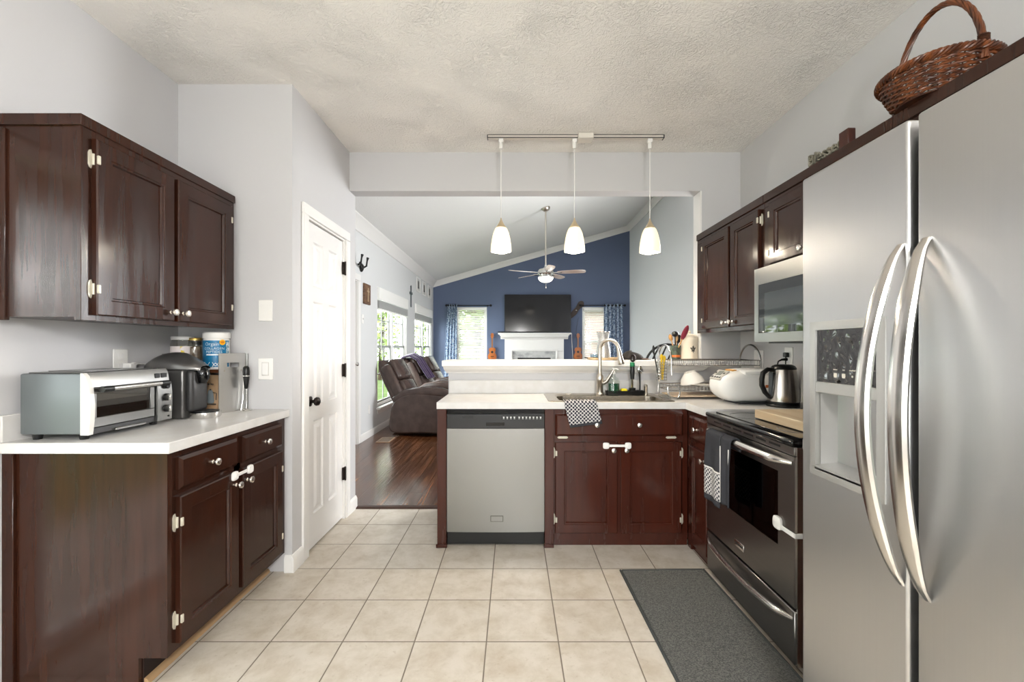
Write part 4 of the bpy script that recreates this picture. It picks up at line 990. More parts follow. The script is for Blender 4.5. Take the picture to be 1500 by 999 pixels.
# dark wooden ornament hung aslant beside the television
t = thing('wall_ornament', 'dark brown slanted wooden ornament hung right of the television', 'wall ornament', (1.56, LY1 - .02, 2.1))
mb = MB(); mb.T = Matrix.Translation((1.56, LY1 - .03, 2.16)) @ Matrix.Rotation(R(38), 4, 'Y')
mb.prism(outline([(-.03, -.24), (.03, -.24), (.065, -.08), (.05, .06), (.075, .2), (.03, .27), (-.03, .27), (-.075, .2), (-.05, .06), (-.065, -.08)], 3), 'y', -.012, .012); obj('blade', mb, mat('dark_carved_wood', '#3f332d', rough=.6), t)
obj('stud', MB().ball((1.565, LY1 - .045, 2.16), .018), M_knob, t)
obj('cord', MB().tube([(1.62, LY1 - .018, 1.98), (1.60, LY1 - .015, 1.85), (1.57, LY1 - .015, 1.72), (1.56, LY1 - .015, 1.6)], .004, 6), M_dkgrey, t)

# ------------------------------------------------------------------ curtains, rods, blinds
M_curtain = mat('blue_grey_curtain', '#a3b0c2', rough=.85, col2='#5f6f88', cscale=(26, 26, 26), cramp=(.47, .53), spec=.1)
def curtain(x0, x1, flare, lab, fold=4):
    t = thing('curtain', lab, 'curtain', ((x0 + x1) / 2, LY1 - .08, .1), group='patterned blue curtains on the navy wall')
    def f(u, v):
        z = 2.31 - 2.2 * v; sp = 1 + flare * v; xc = (x0 + x1) / 2 + (flare * .12 * v if x0 > 0 else -flare * .12 * v)
        a = u * fold * 2 * math.pi
        return (xc + (u - .5) * (x1 - x0) * sp + .008 * math.sin(a * 2), LY1 - .085 + .032 * math.sin(a) * (1 - .1 * v), z)
    obj('panel', MB().sheet(f, 64, 14), M_curtain, t, solid=.004)
    mb = MB()
    for k in range(fold * 2): 
        u = (k + .5) / (fold * 2); c = (x0 + (x1 - x0) * u, LY1 - .085, 2.275); mb.tube([(c[0] + .012 * math.sin(a * .785), c[1] + .0, c[2] + .028 * math.cos(a * .785)) for a in range(8)], .005, 5, closed=True)
    obj('grommet', mb, M_bronze, t)
def rod(x0, x1, lab):
    t = thing('curtain_rod', lab, 'curtain rod', ((x0 + x1) / 2, LY1, 2.275))
    obj('rod', MB().cyl((x0, LY1 - .085, 2.275), (x1, LY1 - .085, 2.275), .011, 10), M_iron, t)
    for x in (x0, x1): obj('finial', MB().ball((x, LY1 - .085, 2.275), .028), M_iron, t)
    for x in (x0 + .08, x1 - .08): obj('bracket', MB().box(x - .01, x + .01, LY1 - .08, LY1 - .001, 2.25, 2.265), M_iron, t)
rod(-1.66, -.56, 'dark curtain rod over the window left of the fireplace'); rod(1.66, 2.76, 'dark curtain rod over the window right of the fireplace')
curtain(-1.62, -1.39, .55, 'patterned blue curtain pulled to the left of the left window'); curtain(2.24, 2.70, .12, 'patterned pale blue curtain at the right of the right window', 5)
M_slat = mat('white_blind_slat', '#efeeea', rough=.5)
def blind(axis, pos, a0, a1, z0, z1, sgn, pitch, tilt, lab, off=.0, head=.06, group=None):
    "venetian blind at wall plane pos"
    mid = (pos + sgn * .03, (a0 + a1) / 2, z0) if axis == 'x' else ((a0 + a1) / 2, pos + sgn * .03, z0)
    t = thing('window_blind', lab, 'window blind', mid, group=group)
    def place(u, d, w): return (pos + sgn * d, u, w) if axis == 'x' else (u, pos + sgn * d, w)
    def bx(mb, d0, d1, w0, w1, b=.002, i=.01):
        D0, D1 = pos + sgn * d0, pos + sgn * d1
        return mb.box(D0, D1, a0 + i, a1 - i, w0, w1, b) if axis == 'x' else mb.box(a0 + i, a1 - i, D0, D1, w0, w1, b)
    obj('headrail', bx(MB(), off - .028, off + .03, z1 - head, z1 - .002), M_slat, t)
    mb = MB(); z = z1 - head - pitch * .6; w = .024
    while z > z0 + .03:
        dc, ds = w * math.cos(tilt), w * math.sin(tilt)
        for q in ((0, 0),):
            p = [place(a0 + .014, off - dc, z + ds), place(a1 - .014, off - dc, z + ds), place(a1 - .014, off, z + .0025), place(a0 + .014, off, z + .0025), place(a1 - .014, off + dc, z - ds), place(a0 + .014, off + dc, z - ds)]
            e = Vector((0, 0, -.0025)); V = [Vector(x) for x in p]; V += [v + e for v in V]
            mb.add(V, [[0, 1, 2, 3], [3, 2, 4, 5], [6, 9, 8, 7], [9, 11, 10, 8], [0, 6, 7, 1], [5, 4, 10, 11], [0, 3, 9, 6], [3, 5, 11, 9], [1, 7, 8, 2], [2, 8, 10, 4]])
        z -= pitch
    obj('slats', mb, M_slat, t)
    mb = MB()
    for k in (.15, .85):
        u = a0 + (a1 - a0) * k; mb.cyl(place(u, off + .026, z0 + .02), place(u, off + .026, z1 - head), .0022, 5)
    obj('ladder_cord', mb, M_slat, t)
    obj('bottom_rail', bx(MB(), off - .024, off + .024, z0 + .005, z0 + .022), M_slat, t)
    return t
blind('y', LY1, BW[0][0] + .015, BW[0][1] - .015, BZ0 + .02, BZ1 - .02, -1, .043, R(34), 'white slatted blind in the window left of the fireplace', off=-.01)
blind('y', LY1, BW[1][0] + .015, BW[1][1] - .015, .62, BZ1 - .02, -1, .043, R(40), 'white slatted blind in the window right of the fireplace', off=-.01)
M_stack = mat('blind_stack', '#b9bab8', rough=.6)
for (a, b_), lab in zip(LW, ('white blind raised in the near tall window', 'white blind raised in the far tall window')):
    t = thing('window_blind', lab, 'window blind', (LX0 + .02, (a + b_) / 2, 1.8), group='raised living room blinds')
    obj('valance', MB().box(LX0 - .03, LX0 + .035, a + .012, b_ - .012, LZ1 - .19, LZ1 - .012, .004), M_slat, t)
    mb = MB()
    for k in range(14): z = LZ1 - .2 - k * .0085; mb.box(LX0 - .025, LX0 + .026, a + .02, b_ - .02, z - .0055, z, 0)
    obj('slats', mb, M_stack, t)
    obj('bottom_rail', MB().box(LX0 - .025, LX0 + .026, a + .02, b_ - .02, LZ1 - .34, LZ1 - .322, .003), M_slat, t)
    mb = MB(); z = LZ1 - .38
    while z > 1.26: mb.cyl((LX0 - .035, a + .03, z), (LX0 - .035, (a + b_) / 2 - .02, z), .0016, 4); z -= .034
    obj('pull_cord', MB().cyl((LX0 + .03, a + .1, LZ1 - .32), (LX0 + .03, a + .1, 1.1), .003, 6), M_slat, t)

# ------------------------------------------------------------------ what hangs on the left living room wall
t = thing('coat_hook', 'black two prong coat hook on the wall past the pantry', 'coat hook', (LX0, 5.68, 2.28))
xw = LX0
obj('base_plate', MB().lathe([(.055, 0), (.05, .015), (.03, .03), (.0001, .034)], c=(xw, 5.73, 2.285), axis='x', n=24), M_iron, t)
obj('arm', MB().tube([(xw + .02, 5.73, 2.285), (xw + .06, 5.62, 2.29), (xw + .07, 5.5, 2.31)], [.022, .018, .014], 10), M_iron, t)
for (y, a) in ((5.74, .0), (5.53, 0)):
    obj('prong', MB().tube([(xw + .03, y, 2.29), (xw + .07, y, 2.31), (xw + .08, y, 2.38), (xw + .085, y + .01, 2.42)], [.012, .012, .01, .018], 10), M_iron, t)
t = thing('wall_plaque', 'brown wooden plaque with a pale cross beside the near window', 'wall plaque', (xw, 5.93, 1.82))
obj('board', MB().box(xw, xw + .025, 5.80, 6.05, 1.825, 2.10, .004), mat('plaque_wood', '#7a5c44', rough=.6, col2='#52392a', cscale=(20, 6, 30)), t)
obj('cross', MB().box(xw + .0255, xw + .035, 5.915, 5.94, 1.86, 2.05, .002).box(xw + .0255, xw + .0345, 5.88, 5.975, 1.99, 2.01, .002), mat('plaque_cross', '#b09a7e', rough=.6), t)
mb = MB(); cy, cz = 8.5, 2.24
mb.prism(outline([(cy - .02, cz - .2), (cy + .02, cz - .2), (cy + .018, cz - .02), (cy + .02, cz + .02), (cy + .09, cz + .03), (cy + .09, cz + .075), (cy + .02, cz + .08), (cy + .022, cz + .19), (cy - .022, cz + .19), (cy - .02, cz + .08), (cy - .09, cz + .075), (cy - .09, cz + .03), (cy - .02, cz + .02), (cy - .018, cz - .02)], 2), 'x', xw + .001, xw + .018)
obj('wall_cross', mb, mat('cross_grey', '#565e60', rough=.5, metal=.3), None, 'small grey ornate cross between the two tall windows', 'cross')
for i, (y, w) in enumerate(((9.17, 'nearest the camera'), (9.76, 'in the middle of the row of three'), (10.37, 'nearest the navy wall'))):
    t = thing('picture_frame', 'small white picture frame above the far window, ' + w, 'picture frame', (xw, y, 2.38), group='white frames above the far window')
    z0, z1 = 2.40, 2.70; a, b_ = y - .17, y + .17
    obj('frame', MB().box(xw, xw + .02, a, a + .03, z0, z1, .003).box(xw, xw + .02, b_ - .03, b_, z0, z1, .003).box(xw, xw + .02, a + .03, b_ - .03, z0, z0 + .03, .003).box(xw, xw + .02, a + .03, b_ - .03, z1 - .03, z1, .003), M_white, t)
    obj('mat_board', MB().box(xw, xw + .008, a + .03, b_ - .03, z0 + .03, z1 - .03), mat('mat_board', '#d6d5d1', rough=.8), t)
    obj('picture', MB().box(xw + .008, xw + .010, y - .07, y + .07, z0 + .07, z1 - .07), mat('dark_photo', '#4a4845', rough=.5, col2='#8a8680', cscale=(14, 14, 14)), t)
def plate(name, p, n, lab, cat, kind, w=.075, h=.12):
    "wall plate centred at p; n: ('x',sg) or ('y',sg)"
    ax, sg = n; t = thing(name, lab, cat, p)
    def bx(u0, u1, d0, d1, w0, w1, b=.001):
        if ax == 'x': return MB().box(p[0] + sg * d0, p[0] + sg * d1, p[1] + u0, p[1] + u1, p[2] + w0, p[2] + w1, b)
        return MB().box(p[0] + u0, p[0] + u1, p[1] + sg * d0, p[1] + sg * d1, p[2] + w0, p[2] + w1, b)
    obj('cover_plate', bx(-w / 2, w / 2, 0, .006, -h / 2, h / 2, .003), M_wplastic, t)
    if kind == 'rocker': obj('rocker', bx(-.017, .017, .006, .010, -.034, .034, .002), M_white, t); 
    if kind == 'rocker': obj('rocker_frame', bx(-.020, .020, .0055, .0068, -.037, .037, .0005), mat('plate_shadow_line', '#c4c1bb', rough=.5), t)
    if kind == 'outlet':
        for dz in (-.022, .022):
            s = obj('socket', bx(-.016, .016, .006, .008, dz - .014, dz + .014, .001), M_white, t)
    if kind == 'toggle': obj('toggle', bx(-.005, .005, .006, .018, -.012, .012, .001), M_white, t)
    return t
plate('light_switch', (LX0, 5.79, 1.62), ('x', 1), 'white light switch beside the back door', 'light switch', 'toggle')
plate('wall_outlet', (LX0, 6.05, .38), ('x', 1), 'low white outlet below the plaque near the window', 'wall outlet', 'outlet')
t = thing('floor_vent', 'pale metal floor register beside the recliner', 'floor vent', (-1.72, 5.85, 0))
obj('plate', MB().box(-1.80, -1.62, 5.7, 6.0, .0005, .008, .003), mat('vent_tan', '#a58c72', rough=.4), t)
mb = MB()
for k in range(9): mb.box(-1.785, -1.635, 5.72 + k * .03, 5.735 + k * .03, .0082, .0092)
obj('slots', mb, mat('vent_dark', '#4b3c2f', rough=.6), t)

# ------------------------------------------------------------------ recliners
M_leather = mat('brown_leather', '#40332f', rough=.27, col2='#4d3e38', cscale=(9, 9, 9), bump=.25, bscale=(70, 70, 70), bdist=.003)
def recliner(lab, loc, rz, rec=0.0):
    t = thing('recliner', lab, 'recliner', (0, 0, 0), group='brown leather recliners along the window wall')
    hw = .47
    obj('base', MB().box(-.42, .40, -.30, .30, .06, .33, .03, 2), M_leather, t)
    obj('mechanism', MB().box(-.5, .2, -.26, .26, .005, .06).cyl((-.5, -.28, .03), (.3, -.28, .03), .02, 8).cyl((-.5, .28, .03), (.3, .28, .03), .02, 8), M_iron, t)
    # back: tilted shell with wings and a headrest
    bt = Matrix.Translation((-.34, 0, .34)) @ Matrix.Rotation(R(-24 - rec), 4, 'Y')
    mb = MB(); mb.T = bt
    def shell(u, v):
        "closed loop u around the plan section, v up"
        a = 2 * math.pi * u; c, s_ = math.cos(a), math.sin(a)
        wv = .335 * (1 - .28 * max(0, v - .55) / .45 * max(0, v - .55) / .45) * (.92 + .08 * v); th = .10 * (1 - .35 * v * v)
        if v > .97: th *= .6
        return (-.02 + th * math.copysign(abs(c) ** .55, c), wv * math.copysign(abs(s_) ** .5, s_), .80 * v)
    mb.sheet(shell, 36, 16); k = len(mb.v); mb.add([bt.inverted() @ v for v in mb.v[k - 37:k - 1]], [list(range(36))]); bo = obj('back', mb, M_leather, t, angle=60)
    mb = MB(); mb.T = bt
    mb.box(.05, .15, -.215, .215, .05, .42, .045, 3); obj('lumbar_cushion', mb, M_leather, bo)
    mb = MB(); mb.T = bt; mb.box(.045, .16, -.205, .205, .43, .76, .05, 3); obj('headrest', mb, M_leather, bo)
    for s_ in (-1, 1):
        mb = MB(); mb.T = bt; mb.box(-.03, .12, s_ * .225, s_ * .335, .06, .70, .045, 3); obj('wing', mb, M_leather, bo)
    # back flap and pocket
    mb = MB(); mb.prism([(-.47, .10), (-.44, .40), (-.39, .42), (-.36, .10)], 'y', -.29, .29); obj('back_flap', mb, M_leather, t)
    obj('seat_cushion', MB().box(-.30, .42, -.29, .29, .30, .47, .06, 3), M_leather, t)
    obj('footrest', MB().box(.40, .49, -.28, .28, .09, .44, .035, 3), M_leather, t)
    for s_ in (-1, 1):
        prof = outline([(-.44, .05), (0, .05), (.40, .06), (.46, .2), (.47, .42), (.44, .54), (.30, .58), (.0, .60), (-.22, .58), (-.40, .47), (-.46, .30)], 4)
        a = obj('arm', MB().prism(prof, 'y', s_ * .31, s_ * hw), M_leather, t, angle=30)
        md = a.modifiers.new('bevel', 'BEVEL'); md.width = .025; md.segments = 3; md.limit_method = 'ANGLE'
        mb = MB(); pts = [(-.42, s_ * .392, .49), (-.25, s_ * .392, .585), (0, s_ * .392, .615), (.28, s_ * .392, .60), (.43, s_ * .392, .555), (.48, s_ * .392, .46)]
        mb.tube(pts, [.055, .075, .08, .08, .075, .055], 14); obj('arm_pad', mb, M_leather, a)
    t.location = loc; t.rotation_euler = (0, 0, rz)
    WM[t] = Matrix.Translation(loc) @ Matrix.Rotation(rz, 4, 'Z')
    return t
r1 = recliner('brown leather recliner nearest the kitchen', (-1.20, 6.52, 0), R(-10), 4)
r2 = dup(r1, (-1.13, 7.62, 0), R(-10), 'brown leather recliner under the purple blanket')
r3 = dup(r1, (-1.12, 8.68, 0), R(-8), 'brown leather recliner farthest from the kitchen')
# purple blanket over the second recliner's back
M_purple = mat('purple_fleece', '#3f2b4f', rough=.95, col2='#2c1d3a', cscale=(30, 30, 30), sheen=.4, bump=.3, bscale=(60, 60, 60), bdist=.004)
BT = Matrix.Translation((-1.13, 7.62, 0)) @ Matrix.Rotation(R(-10), 4, 'Z') @ Matrix.Translation((-.34, 0, .34)) @ Matrix.Rotation(R(-28), 4, 'Y')
def blk(u, v):
    # u across the back (y), v over the top: front -> back
    path = [(.22, .30), (.20, .52), (.19, .72), (.12, .83), (.0, .86), (-.11, .82), (-.15, .62), (-.15, .40)]
    f = v * (len(path) - 1); i = min(int(f), len(path) - 2); q = f - i
    x = path[i][0] * (1 - q) + path[i + 1][0] * q; z = path[i][1] * (1 - q) + path[i + 1][1] * q
    y = -.37 + .30 * u + .22 * (1 - v) * .6 + .012 * math.sin(u * 14 + v * 3)
    z -= (.05 if z > .7 else 0) * abs(u - .9)
    return BT @ Vector((x + .012 * math.sin(u * 20), y, z + .01 * math.sin(u * 9)))
obj('blanket', MB().sheet(blk, 30, 40), M_purple, None, 'dark purple blanket draped over the second recliner back', 'blanket', solid=.02)

# ------------------------------------------------------------------ bar stool whose arched back shows above the bar
t = thing('bar_stool', 'black metal bar stool with a curved slat back behind the bar', 'bar stool', (1.3, 3.86, 0))
obj('seat', MB().lathe([(.0001, .74), (.17, .74), (.19, .755), (.185, .775), (.0001, .785)], c=(1.3, 3.86, 0), n=28), M_black, t)
for (a, b_) in ((-1, -1), (1, -1), (-1, 1), (1, 1)):
    obj('leg', MB().tube([(1.3 + a * .13, 3.86 + b_ * .13, .745), (1.3 + a * .17, 3.86 + b_ * .17, .3), (1.3 + a * .2, 3.86 + b_ * .2, 0)], .011, 8), M_iron, t)
obj('foot_ring', MB().tube([(1.3 + .185 * 1.0 * math.cos(a * .2618), 3.86 + .185 * math.sin(a * .2618), .28) for a in range(24)], .009, 6, closed=True), M_iron, t)
bk = obj('back_arch', MB().tube([(1.3 - .17, 3.70, .76)] + [(1.3 + .19 * math.cos(R(180 - k * 10)), 3.68, 1.08 + .19 * math.sin(R(180 - k * 10))) for k in range(19)] + [(1.3 + .17, 3.70, .76)], .010, 8), M_iron, t)
for k in range(4):
    x = 1.3 - .10 + k * .065; obj('back_slat', MB().tube([(x - .07, 3.70, .78), (x - .055, 3.685, 1.05), (x - .02, 3.68, 1.16), (x + .03, 3.68, 1.08 + math.sqrt(max(.19 ** 2 - (x + .03 - 1.3) ** 2, 0)))], .007, 6), M_iron, bk)
# ================================================================== PENDANTS
t = thing('track_rail', 'white ceiling track holding the three pendant lamps', 'light track', (.43, 3.02, ZC))
x0, x1 = (715 - CX) * 3.02 / FX, (971 - CX) * 3.02 / FX
obj('rail', MB().box(x0, x1, 3.005, 3.04, ZC - .022, ZC - .0005, .002), mat('track_white', '#cfc9bf', rough=.4), t)
obj('rail_edge', MB().box(x0, x1, 3.002, 3.0048, ZC - .023, ZC - .018).box(x0, x1, 3.002, 3.0048, ZC - .004, ZC - .0005), M_dkgrey, t)
obj('end_cap', MB().box(x0 - .006, x0, 3.003, 3.042, ZC - .023, ZC - .0005), M_dkgrey, t); obj('end_cap', MB().box(x1, x1 + .006, 3.003, 3.042, ZC - .023, ZC - .0005), M_dkgrey, t)
cx0 = (857 - CX) * 3.02 / FX
obj('feed_box', MB().box(cx0 - .052, cx0 + .052, 2.97, 3.055, ZC - .038, ZC - .0005, .004), mat('feed_box_white', '#d8d2c8', rough=.4), t)
M_pend = mat('lit_pendant_glass', '#f3ead6', rough=.35, emit='#ffe8ba', estr=.5)
for (px, pyb, lab) in ((734, 369, 'leftmost of the three lit pendant lamps'), (841.5, 369, 'middle of the three lit pendant lamps'), (952, 370, 'rightmost of the three lit pendant lamps')):
    c = P(px, pyb, 3.02); x, y, zb = c
    t = thing('pendant_lamp', 'white glass bell shade, ' + lab, 'pendant lamp', (x, y, zb), group='pendant lamps over the peninsula')
    obj('track_adapter', MB().box(x - .016, x + .016, y - .014, y + .014, ZC - .05, ZC - .0235, .002).cyl((x, y, ZC - .092), (x, y, ZC - .048), .013, 14), M_wplastic, t)
    obj('cord', MB().cyl((x, y, zb + .20), (x, y, ZC - .09), .0028, 8), M_wplastic, t)
    obj('socket_cap', MB().lathe([(.0035, .235), (.006, .222), (.016, .20), (.028, .182), (.036, .168), (.036, .16)], c=(x, y, zb), n=24), mat('pendant_cap', '#cdbb9c', rough=.35, metal=.5), t)
    sh = []
    for (r, z) in ((.031, .172), (.042, .158), (.050, .13), (.056, .09), (.0605, .045), (.062, .012), (.062, 0)): sh.append((r, z))
    mb = MB(); mb.T = Matrix.Translation((x, y, zb)) @ Matrix.Rotation(R(40), 4, 'Z')
    n = 32; prof = sh + [(r - .004, z) for r, z in sh[::-1]]
    vs = []; fs = []
    for (r, z) in prof:
        q = max(0, min(1, 1 - z / .16)) * .75
        for k in range(n):
            a = 2 * math.pi * (k + .5) / n; e = 2 + 5 * q; ca, sa = math.cos(a), math.sin(a); rr = r * (abs(ca) ** e + abs(sa) ** e) ** (-1 / e) * (1 - .08 * q)
            vs.append((rr * ca, rr * sa, z))
    for i in range(len(prof) - 1):
        for k in range(n): fs.append([i * n + k, i * n + (k + 1) % n, (i + 1) * n + (k + 1) % n, (i + 1) * n + k])
    mb.add(vs, fs); obj('glass_shade', mb, M_pend, t)
    obj('bulb', MB().ball((x, y, zb + .10), .024), mat('lit_bulb', '#ffffff', emit='#ffe9c4', estr=6), t)
    d = bpy.data.lights.new('pendant_light', 'POINT'); d.energy = 10; d.color = (1, .9, .75); d.shadow_soft_size = .05
    o = bpy.data.objects.new('pendant_light', d); COL.objects.link(o); o.location = (x, y, zb + .03)

# ================================================================== SINK AREA
t = thing('sink', 'stainless drop in sink in the peninsula counter', 'sink', (.62, 2.98, .9))
X0, X1, Y0, Y1 = .222, 1.03, 2.755, 3.235
bx0, bx1, by0, by1 = .30, .985, 2.80, 3.10
def rrect(x0, x1, y0, y1, r, n=6):
    out = []
    for (cx, cy, a0) in ((x1 - r, y1 - r, 0), (x0 + r, y1 - r, 90), (x0 + r, y0 + r, 180), (x1 - r, y0 + r, 270)):
        for k in range(n + 1): a = R(a0 + 90 * k / n); out.append((cx + r * math.cos(a), cy + r * math.sin(a)))
    return out
rings = [(rrect(X0, X1, Y0, Y1, .03), .9035), (rrect(X0 + .004, X1 - .004, Y0 + .004, Y1 - .004, .03), .9075), (rrect(bx0 - .012, bx1 + .012, by0 - .012, by1 + .012, .06), .9065), (rrect(bx0, bx1, by0, by1, .055), .900), (rrect(bx0 + .006, bx1 - .006, by0 + .006, by1 - .006, .05), .74), (rrect(bx0 + .03, bx1 - .03, by0 + .03, by1 - .03, .04), .715)]
mb = MB(); n = len(rings[0][0]); vs = [(a, b_, z) for r_, z in rings for a, b_ in r_]
mb.add(vs, [[k * n + i, k * n + (i + 1) % n, (k + 1) * n + (i + 1) % n, (k + 1) * n + i] for k in range(len(rings) - 1) for i in range(n)] + [[(len(rings) - 1) * n + i for i in range(n)]])
obj('basin', mb, mat('sink_steel', (.43, .385, .32), rough=.24, metal=1), t, solid=.0)
obj('drain', MB().lathe([(.045, .7155), (.045, .719), (.03, .718), (.0001, .717)], c=(.64, 2.95, 0), n=24), M_chrome, t)
obj('hole_cover', MB().lathe([(.02, .9066), (.02, .911), (.0001, .913)], c=(.40, 3.165, 0), n=20), M_nickel, t)
zd = .9072
t = thing('faucet', 'tall gooseneck pull down faucet at the back of the sink', 'faucet', (.627, 3.165, zd))
fx0, fy0 = .624, 3.150
obj('base', MB().lathe([(.031, 0), (.031, .006), (.024, .012), (.022, .09), (.025, .095), (.025, .13), (.016, .145), (.0135, .16)], c=(fx0, fy0, zd), n=24), M_nickel, t)
dr = Vector((.62, -.62, 0)).normalized()
sp = [Vector((fx0, fy0, zd + .15)), Vector((fx0, fy0, zd + .22)), Vector((fx0, fy0, zd + .30))]
rr = .077
for k in range(1, 15): a = R(180 - k * 12.4); sp.append(Vector((fx0, fy0, zd + .315)) + dr * (rr + rr * math.cos(a)) + Vector((0, 0, rr * math.sin(a))))
obj('spout', MB().tube(sp, .0125, 14), M_nickel, t)
e = sp[-1]; ed = (sp[-1] - sp[-2]).normalized()
obj('spray_head', MB().tube([e, e + ed * .02, e + ed * .06, e + ed * .10, e + ed * .105], [.0135, .0155, .018, .022, .019], 16), M_nickel, t)
obj('lever', MB().tube([(fx0 + .02, fy0 - .01, zd + .08), (fx0 + .045, fy0 - .02, zd + .095), (fx0 + .075, fy0 - .03, zd + .15), (fx0 + .088, fy0 - .034, zd + .175)], [.013, .014, .009, .007], 12), M_nickel, t)
t = thing('soap_pump', 'small brushed metal pump at the right back corner of the sink', 'soap pump', (.964, 3.18, zd))
obj('pump_body', MB().lathe([(.016, 0), (.016, .004), (.0125, .008), (.0125, .05), (.014, .052), (.014, .062), (.009, .07), (.0001, .071)], c=(.964, 3.18, zd), n=20), M_nickel, t)
obj('nozzle', MB().tube([(.964, 3.18, zd + .06), (.958, 3.15, zd + .064), (.957, 3.135, zd + .058)], .005, 8), M_nickel, t)
# black tray with soap, sponge and two brushes
ty = 3.165
t = thing('sink_caddy', 'black tray at the back of the sink holding soap and brushes', 'tray', (.80, ty, zd))
mb = MB(); r0 = rrect(.672, .945, ty - .035, ty + .035, .02); r1 = rrect(.668, .949, ty - .039, ty + .039, .022); r2 = rrect(.678, .939, ty - .029, ty + .029, .016); n = len(r0)
vs = [(a, b_, zd + .0005) for a, b_ in r0] + [(a, b_, zd + .026) for a, b_ in r1] + [(a, b_, zd + .026) for a, b_ in r2] + [(a, b_, zd + .008) for a, b_ in r2]
mb.add(vs, [[k * n + i, k * n + (i + 1) % n, (k + 1) * n + (i + 1) % n, (k + 1) * n + i] for k in range(3) for i in range(n)] + [[i for i in range(n)][::-1], [3 * n + i for i in range(n)]])
obj('tray', mb, M_black, t)
obj('brush_holder', MB().lathe([(.02, .010), (.024, .045), (.021, .045), (.018, .012)], c=(.862, ty, zd), n=20), M_black, t)
obj('brush_holder', MB().lathe([(.022, .0085), (.024, .028), (.021, .028), (.019, .0105)], c=(.916, ty, zd), n=20), M_black, t)
zt = zd + .0085
t = thing('soap_bottle', 'clear bottle half full of dark green dish soap', 'soap bottle', (.727, ty, zt))
M_bottle = glass_pane('clear_bottle', (.93, .96, .94), .08)
obj('bottle', MB().lathe([(.036, .0), (.041, .004), (.041, .085), (.034, .105), (.016, .118), (.012, .125), (.012, .14)], c=(.727, ty, zt), n=28, sq=.12), M_bottle, t)
obj('green_soap', MB().lathe([(.034, .003), (.038, .006), (.038, .07), (.0001, .0705)], c=(.727, ty, zt), n=28, sq=.12), mat('green_dish_soap', '#0c4a2c', rough=.1), t, label='dark green soap')
obj('pump', MB().lathe([(.013, .139), (.013, .155), (.005, .158), (.005, .172), (.009, .173), (.009, .18), (.0001, .181)], c=(.727, ty, zt), n=16).tube([(.727, ty, zt + .176), (.75, ty - .01, zt + .174), (.757, ty - .013, zt + .168)], .004, 8).cyl((.727, ty, zt + .02), (.727, ty, zt + .14), .0025, 6), M_wplastic, t)
obj('sponge', MB().box(.778, .822, ty - .022, ty + .02, zt, zt + .032, .008, 2), mat('yellow_sponge', '#e3d22c', rough=.95, bump=.5, bscale=(160, 160, 160)), None, 'yellow sponge beside the green soap', 'sponge')
t = thing('dish_wand', 'upright dish wand with green grip and dark ring head', 'dish brush', (.862, ty, zd + .013))
x = .862; z = zd + .0125
obj('handle', MB().lathe([(.009, .0), (.009, .09), (.012, .095), (.0145, .15), (.0125, .155)], c=(x, ty, z), n=16), M_chrome, t)
obj('grip', MB().lathe([(.0135, .096), (.0175, .15), (.016, .185), (.0135, .192)], c=(x, ty, z), n=18), M_black, t)
obj('green_band', MB().lathe([(.0165, .188), (.0175, .192), (.0165, .214), (.012, .218)], c=(x, ty, z), n=18), mat('green_grip', '#1f7a4d', rough=.5), t, label='green band')
mb = MB(); c = (x + .003, ty, z + .248); mb.tube([(c[0] + .013 * math.cos(a * .3927), c[1], c[2] + .021 * math.sin(a * .3927)) for a in range(16)], .008, 8, closed=True); obj('ring_head', mb, M_bronze, t)
t = thing('dish_brush', 'black round dish brush standing at the right end of the sink tray', 'dish brush', (.916, ty, zd + .011)); x = .916; z = zd + .0105
obj('stem', MB().tube([(x, ty, z), (x + .001, ty, z + .06), (x - .001, ty, z + .14)], [.006, .0055, .007], 10), M_black, t)
mb = MB(); mb.T = Matrix.Translation((x + .002, ty, z + .165)); mb.ball((0, .006, 0), .018, .008, .032, 18); obj('head', mb, M_chrome, t)
mb = MB(); rng = random.Random(3)
for k in range(46):
    a, q = rng.uniform(0, 6.28), math.sqrt(rng.random()); px_, pz_ = x + .002 + .016 * q * math.cos(a), z + .165 + .028 * q * math.sin(a); mb.cyl((px_, ty - .004, pz_), (px_ + rng.uniform(-.002, .002), ty - .022, pz_), .0016, 5)
obj('bristles', mb, M_black, t)
# dish towel over the front edge of the sink
def honeycomb(name, c1, c2, scale, axis, ramp=(.36, .42)):
    m = mat(name, c1, rough=.95, spec=.1); nt = m.node_tree; L = nt.links; b = nt.nodes['Principled BSDF']
    tc = nt.nodes.new('ShaderNodeTexCoord'); mp = nt.nodes.new('ShaderNodeMapping'); s = [scale] * 3; s[axis] = 0; mp.inputs['Scale'].default_value = s
    mp.inputs['Rotation'].default_value = (R(45), 0, 0) if axis == 0 else (0, R(45), 0)
    L.new(tc.outputs['Object'], mp.inputs['Vector'])
    v = nt.nodes.new('ShaderNodeTexVoronoi'); v.inputs['Scale'].default_value = 1; v.inputs['Randomness'].default_value = 0.12
    L.new(mp.outputs['Vector'], v.inputs['Vector'])
    r = nt.nodes.new('ShaderNodeMapRange'); r.inputs['From Min'].default_value = ramp[0]; r.inputs['From Max'].default_value = ramp[1]; L.new(v.outputs['Distance'], r.inputs['Value'])
    mx = nt.nodes.new('ShaderNodeMix'); mx.data_type = 'RGBA'; mx.inputs['A'].default_value = srgb(c2); mx.inputs['B'].default_value = srgb(c1); L.new(r.outputs['Result'], mx.inputs['Factor']); L.new(mx.outputs['Result'], b.inputs['Base Color'])
    return m
M_towel = honeycomb('honeycomb_towel', '#c4c0be', '#30303a', 62, 1, (.38, .44))
M_charc = mat('charcoal_terry', '#3b3b3f', rough=.95, bump=.4, bscale=(180, 180, 180), spec=.1)
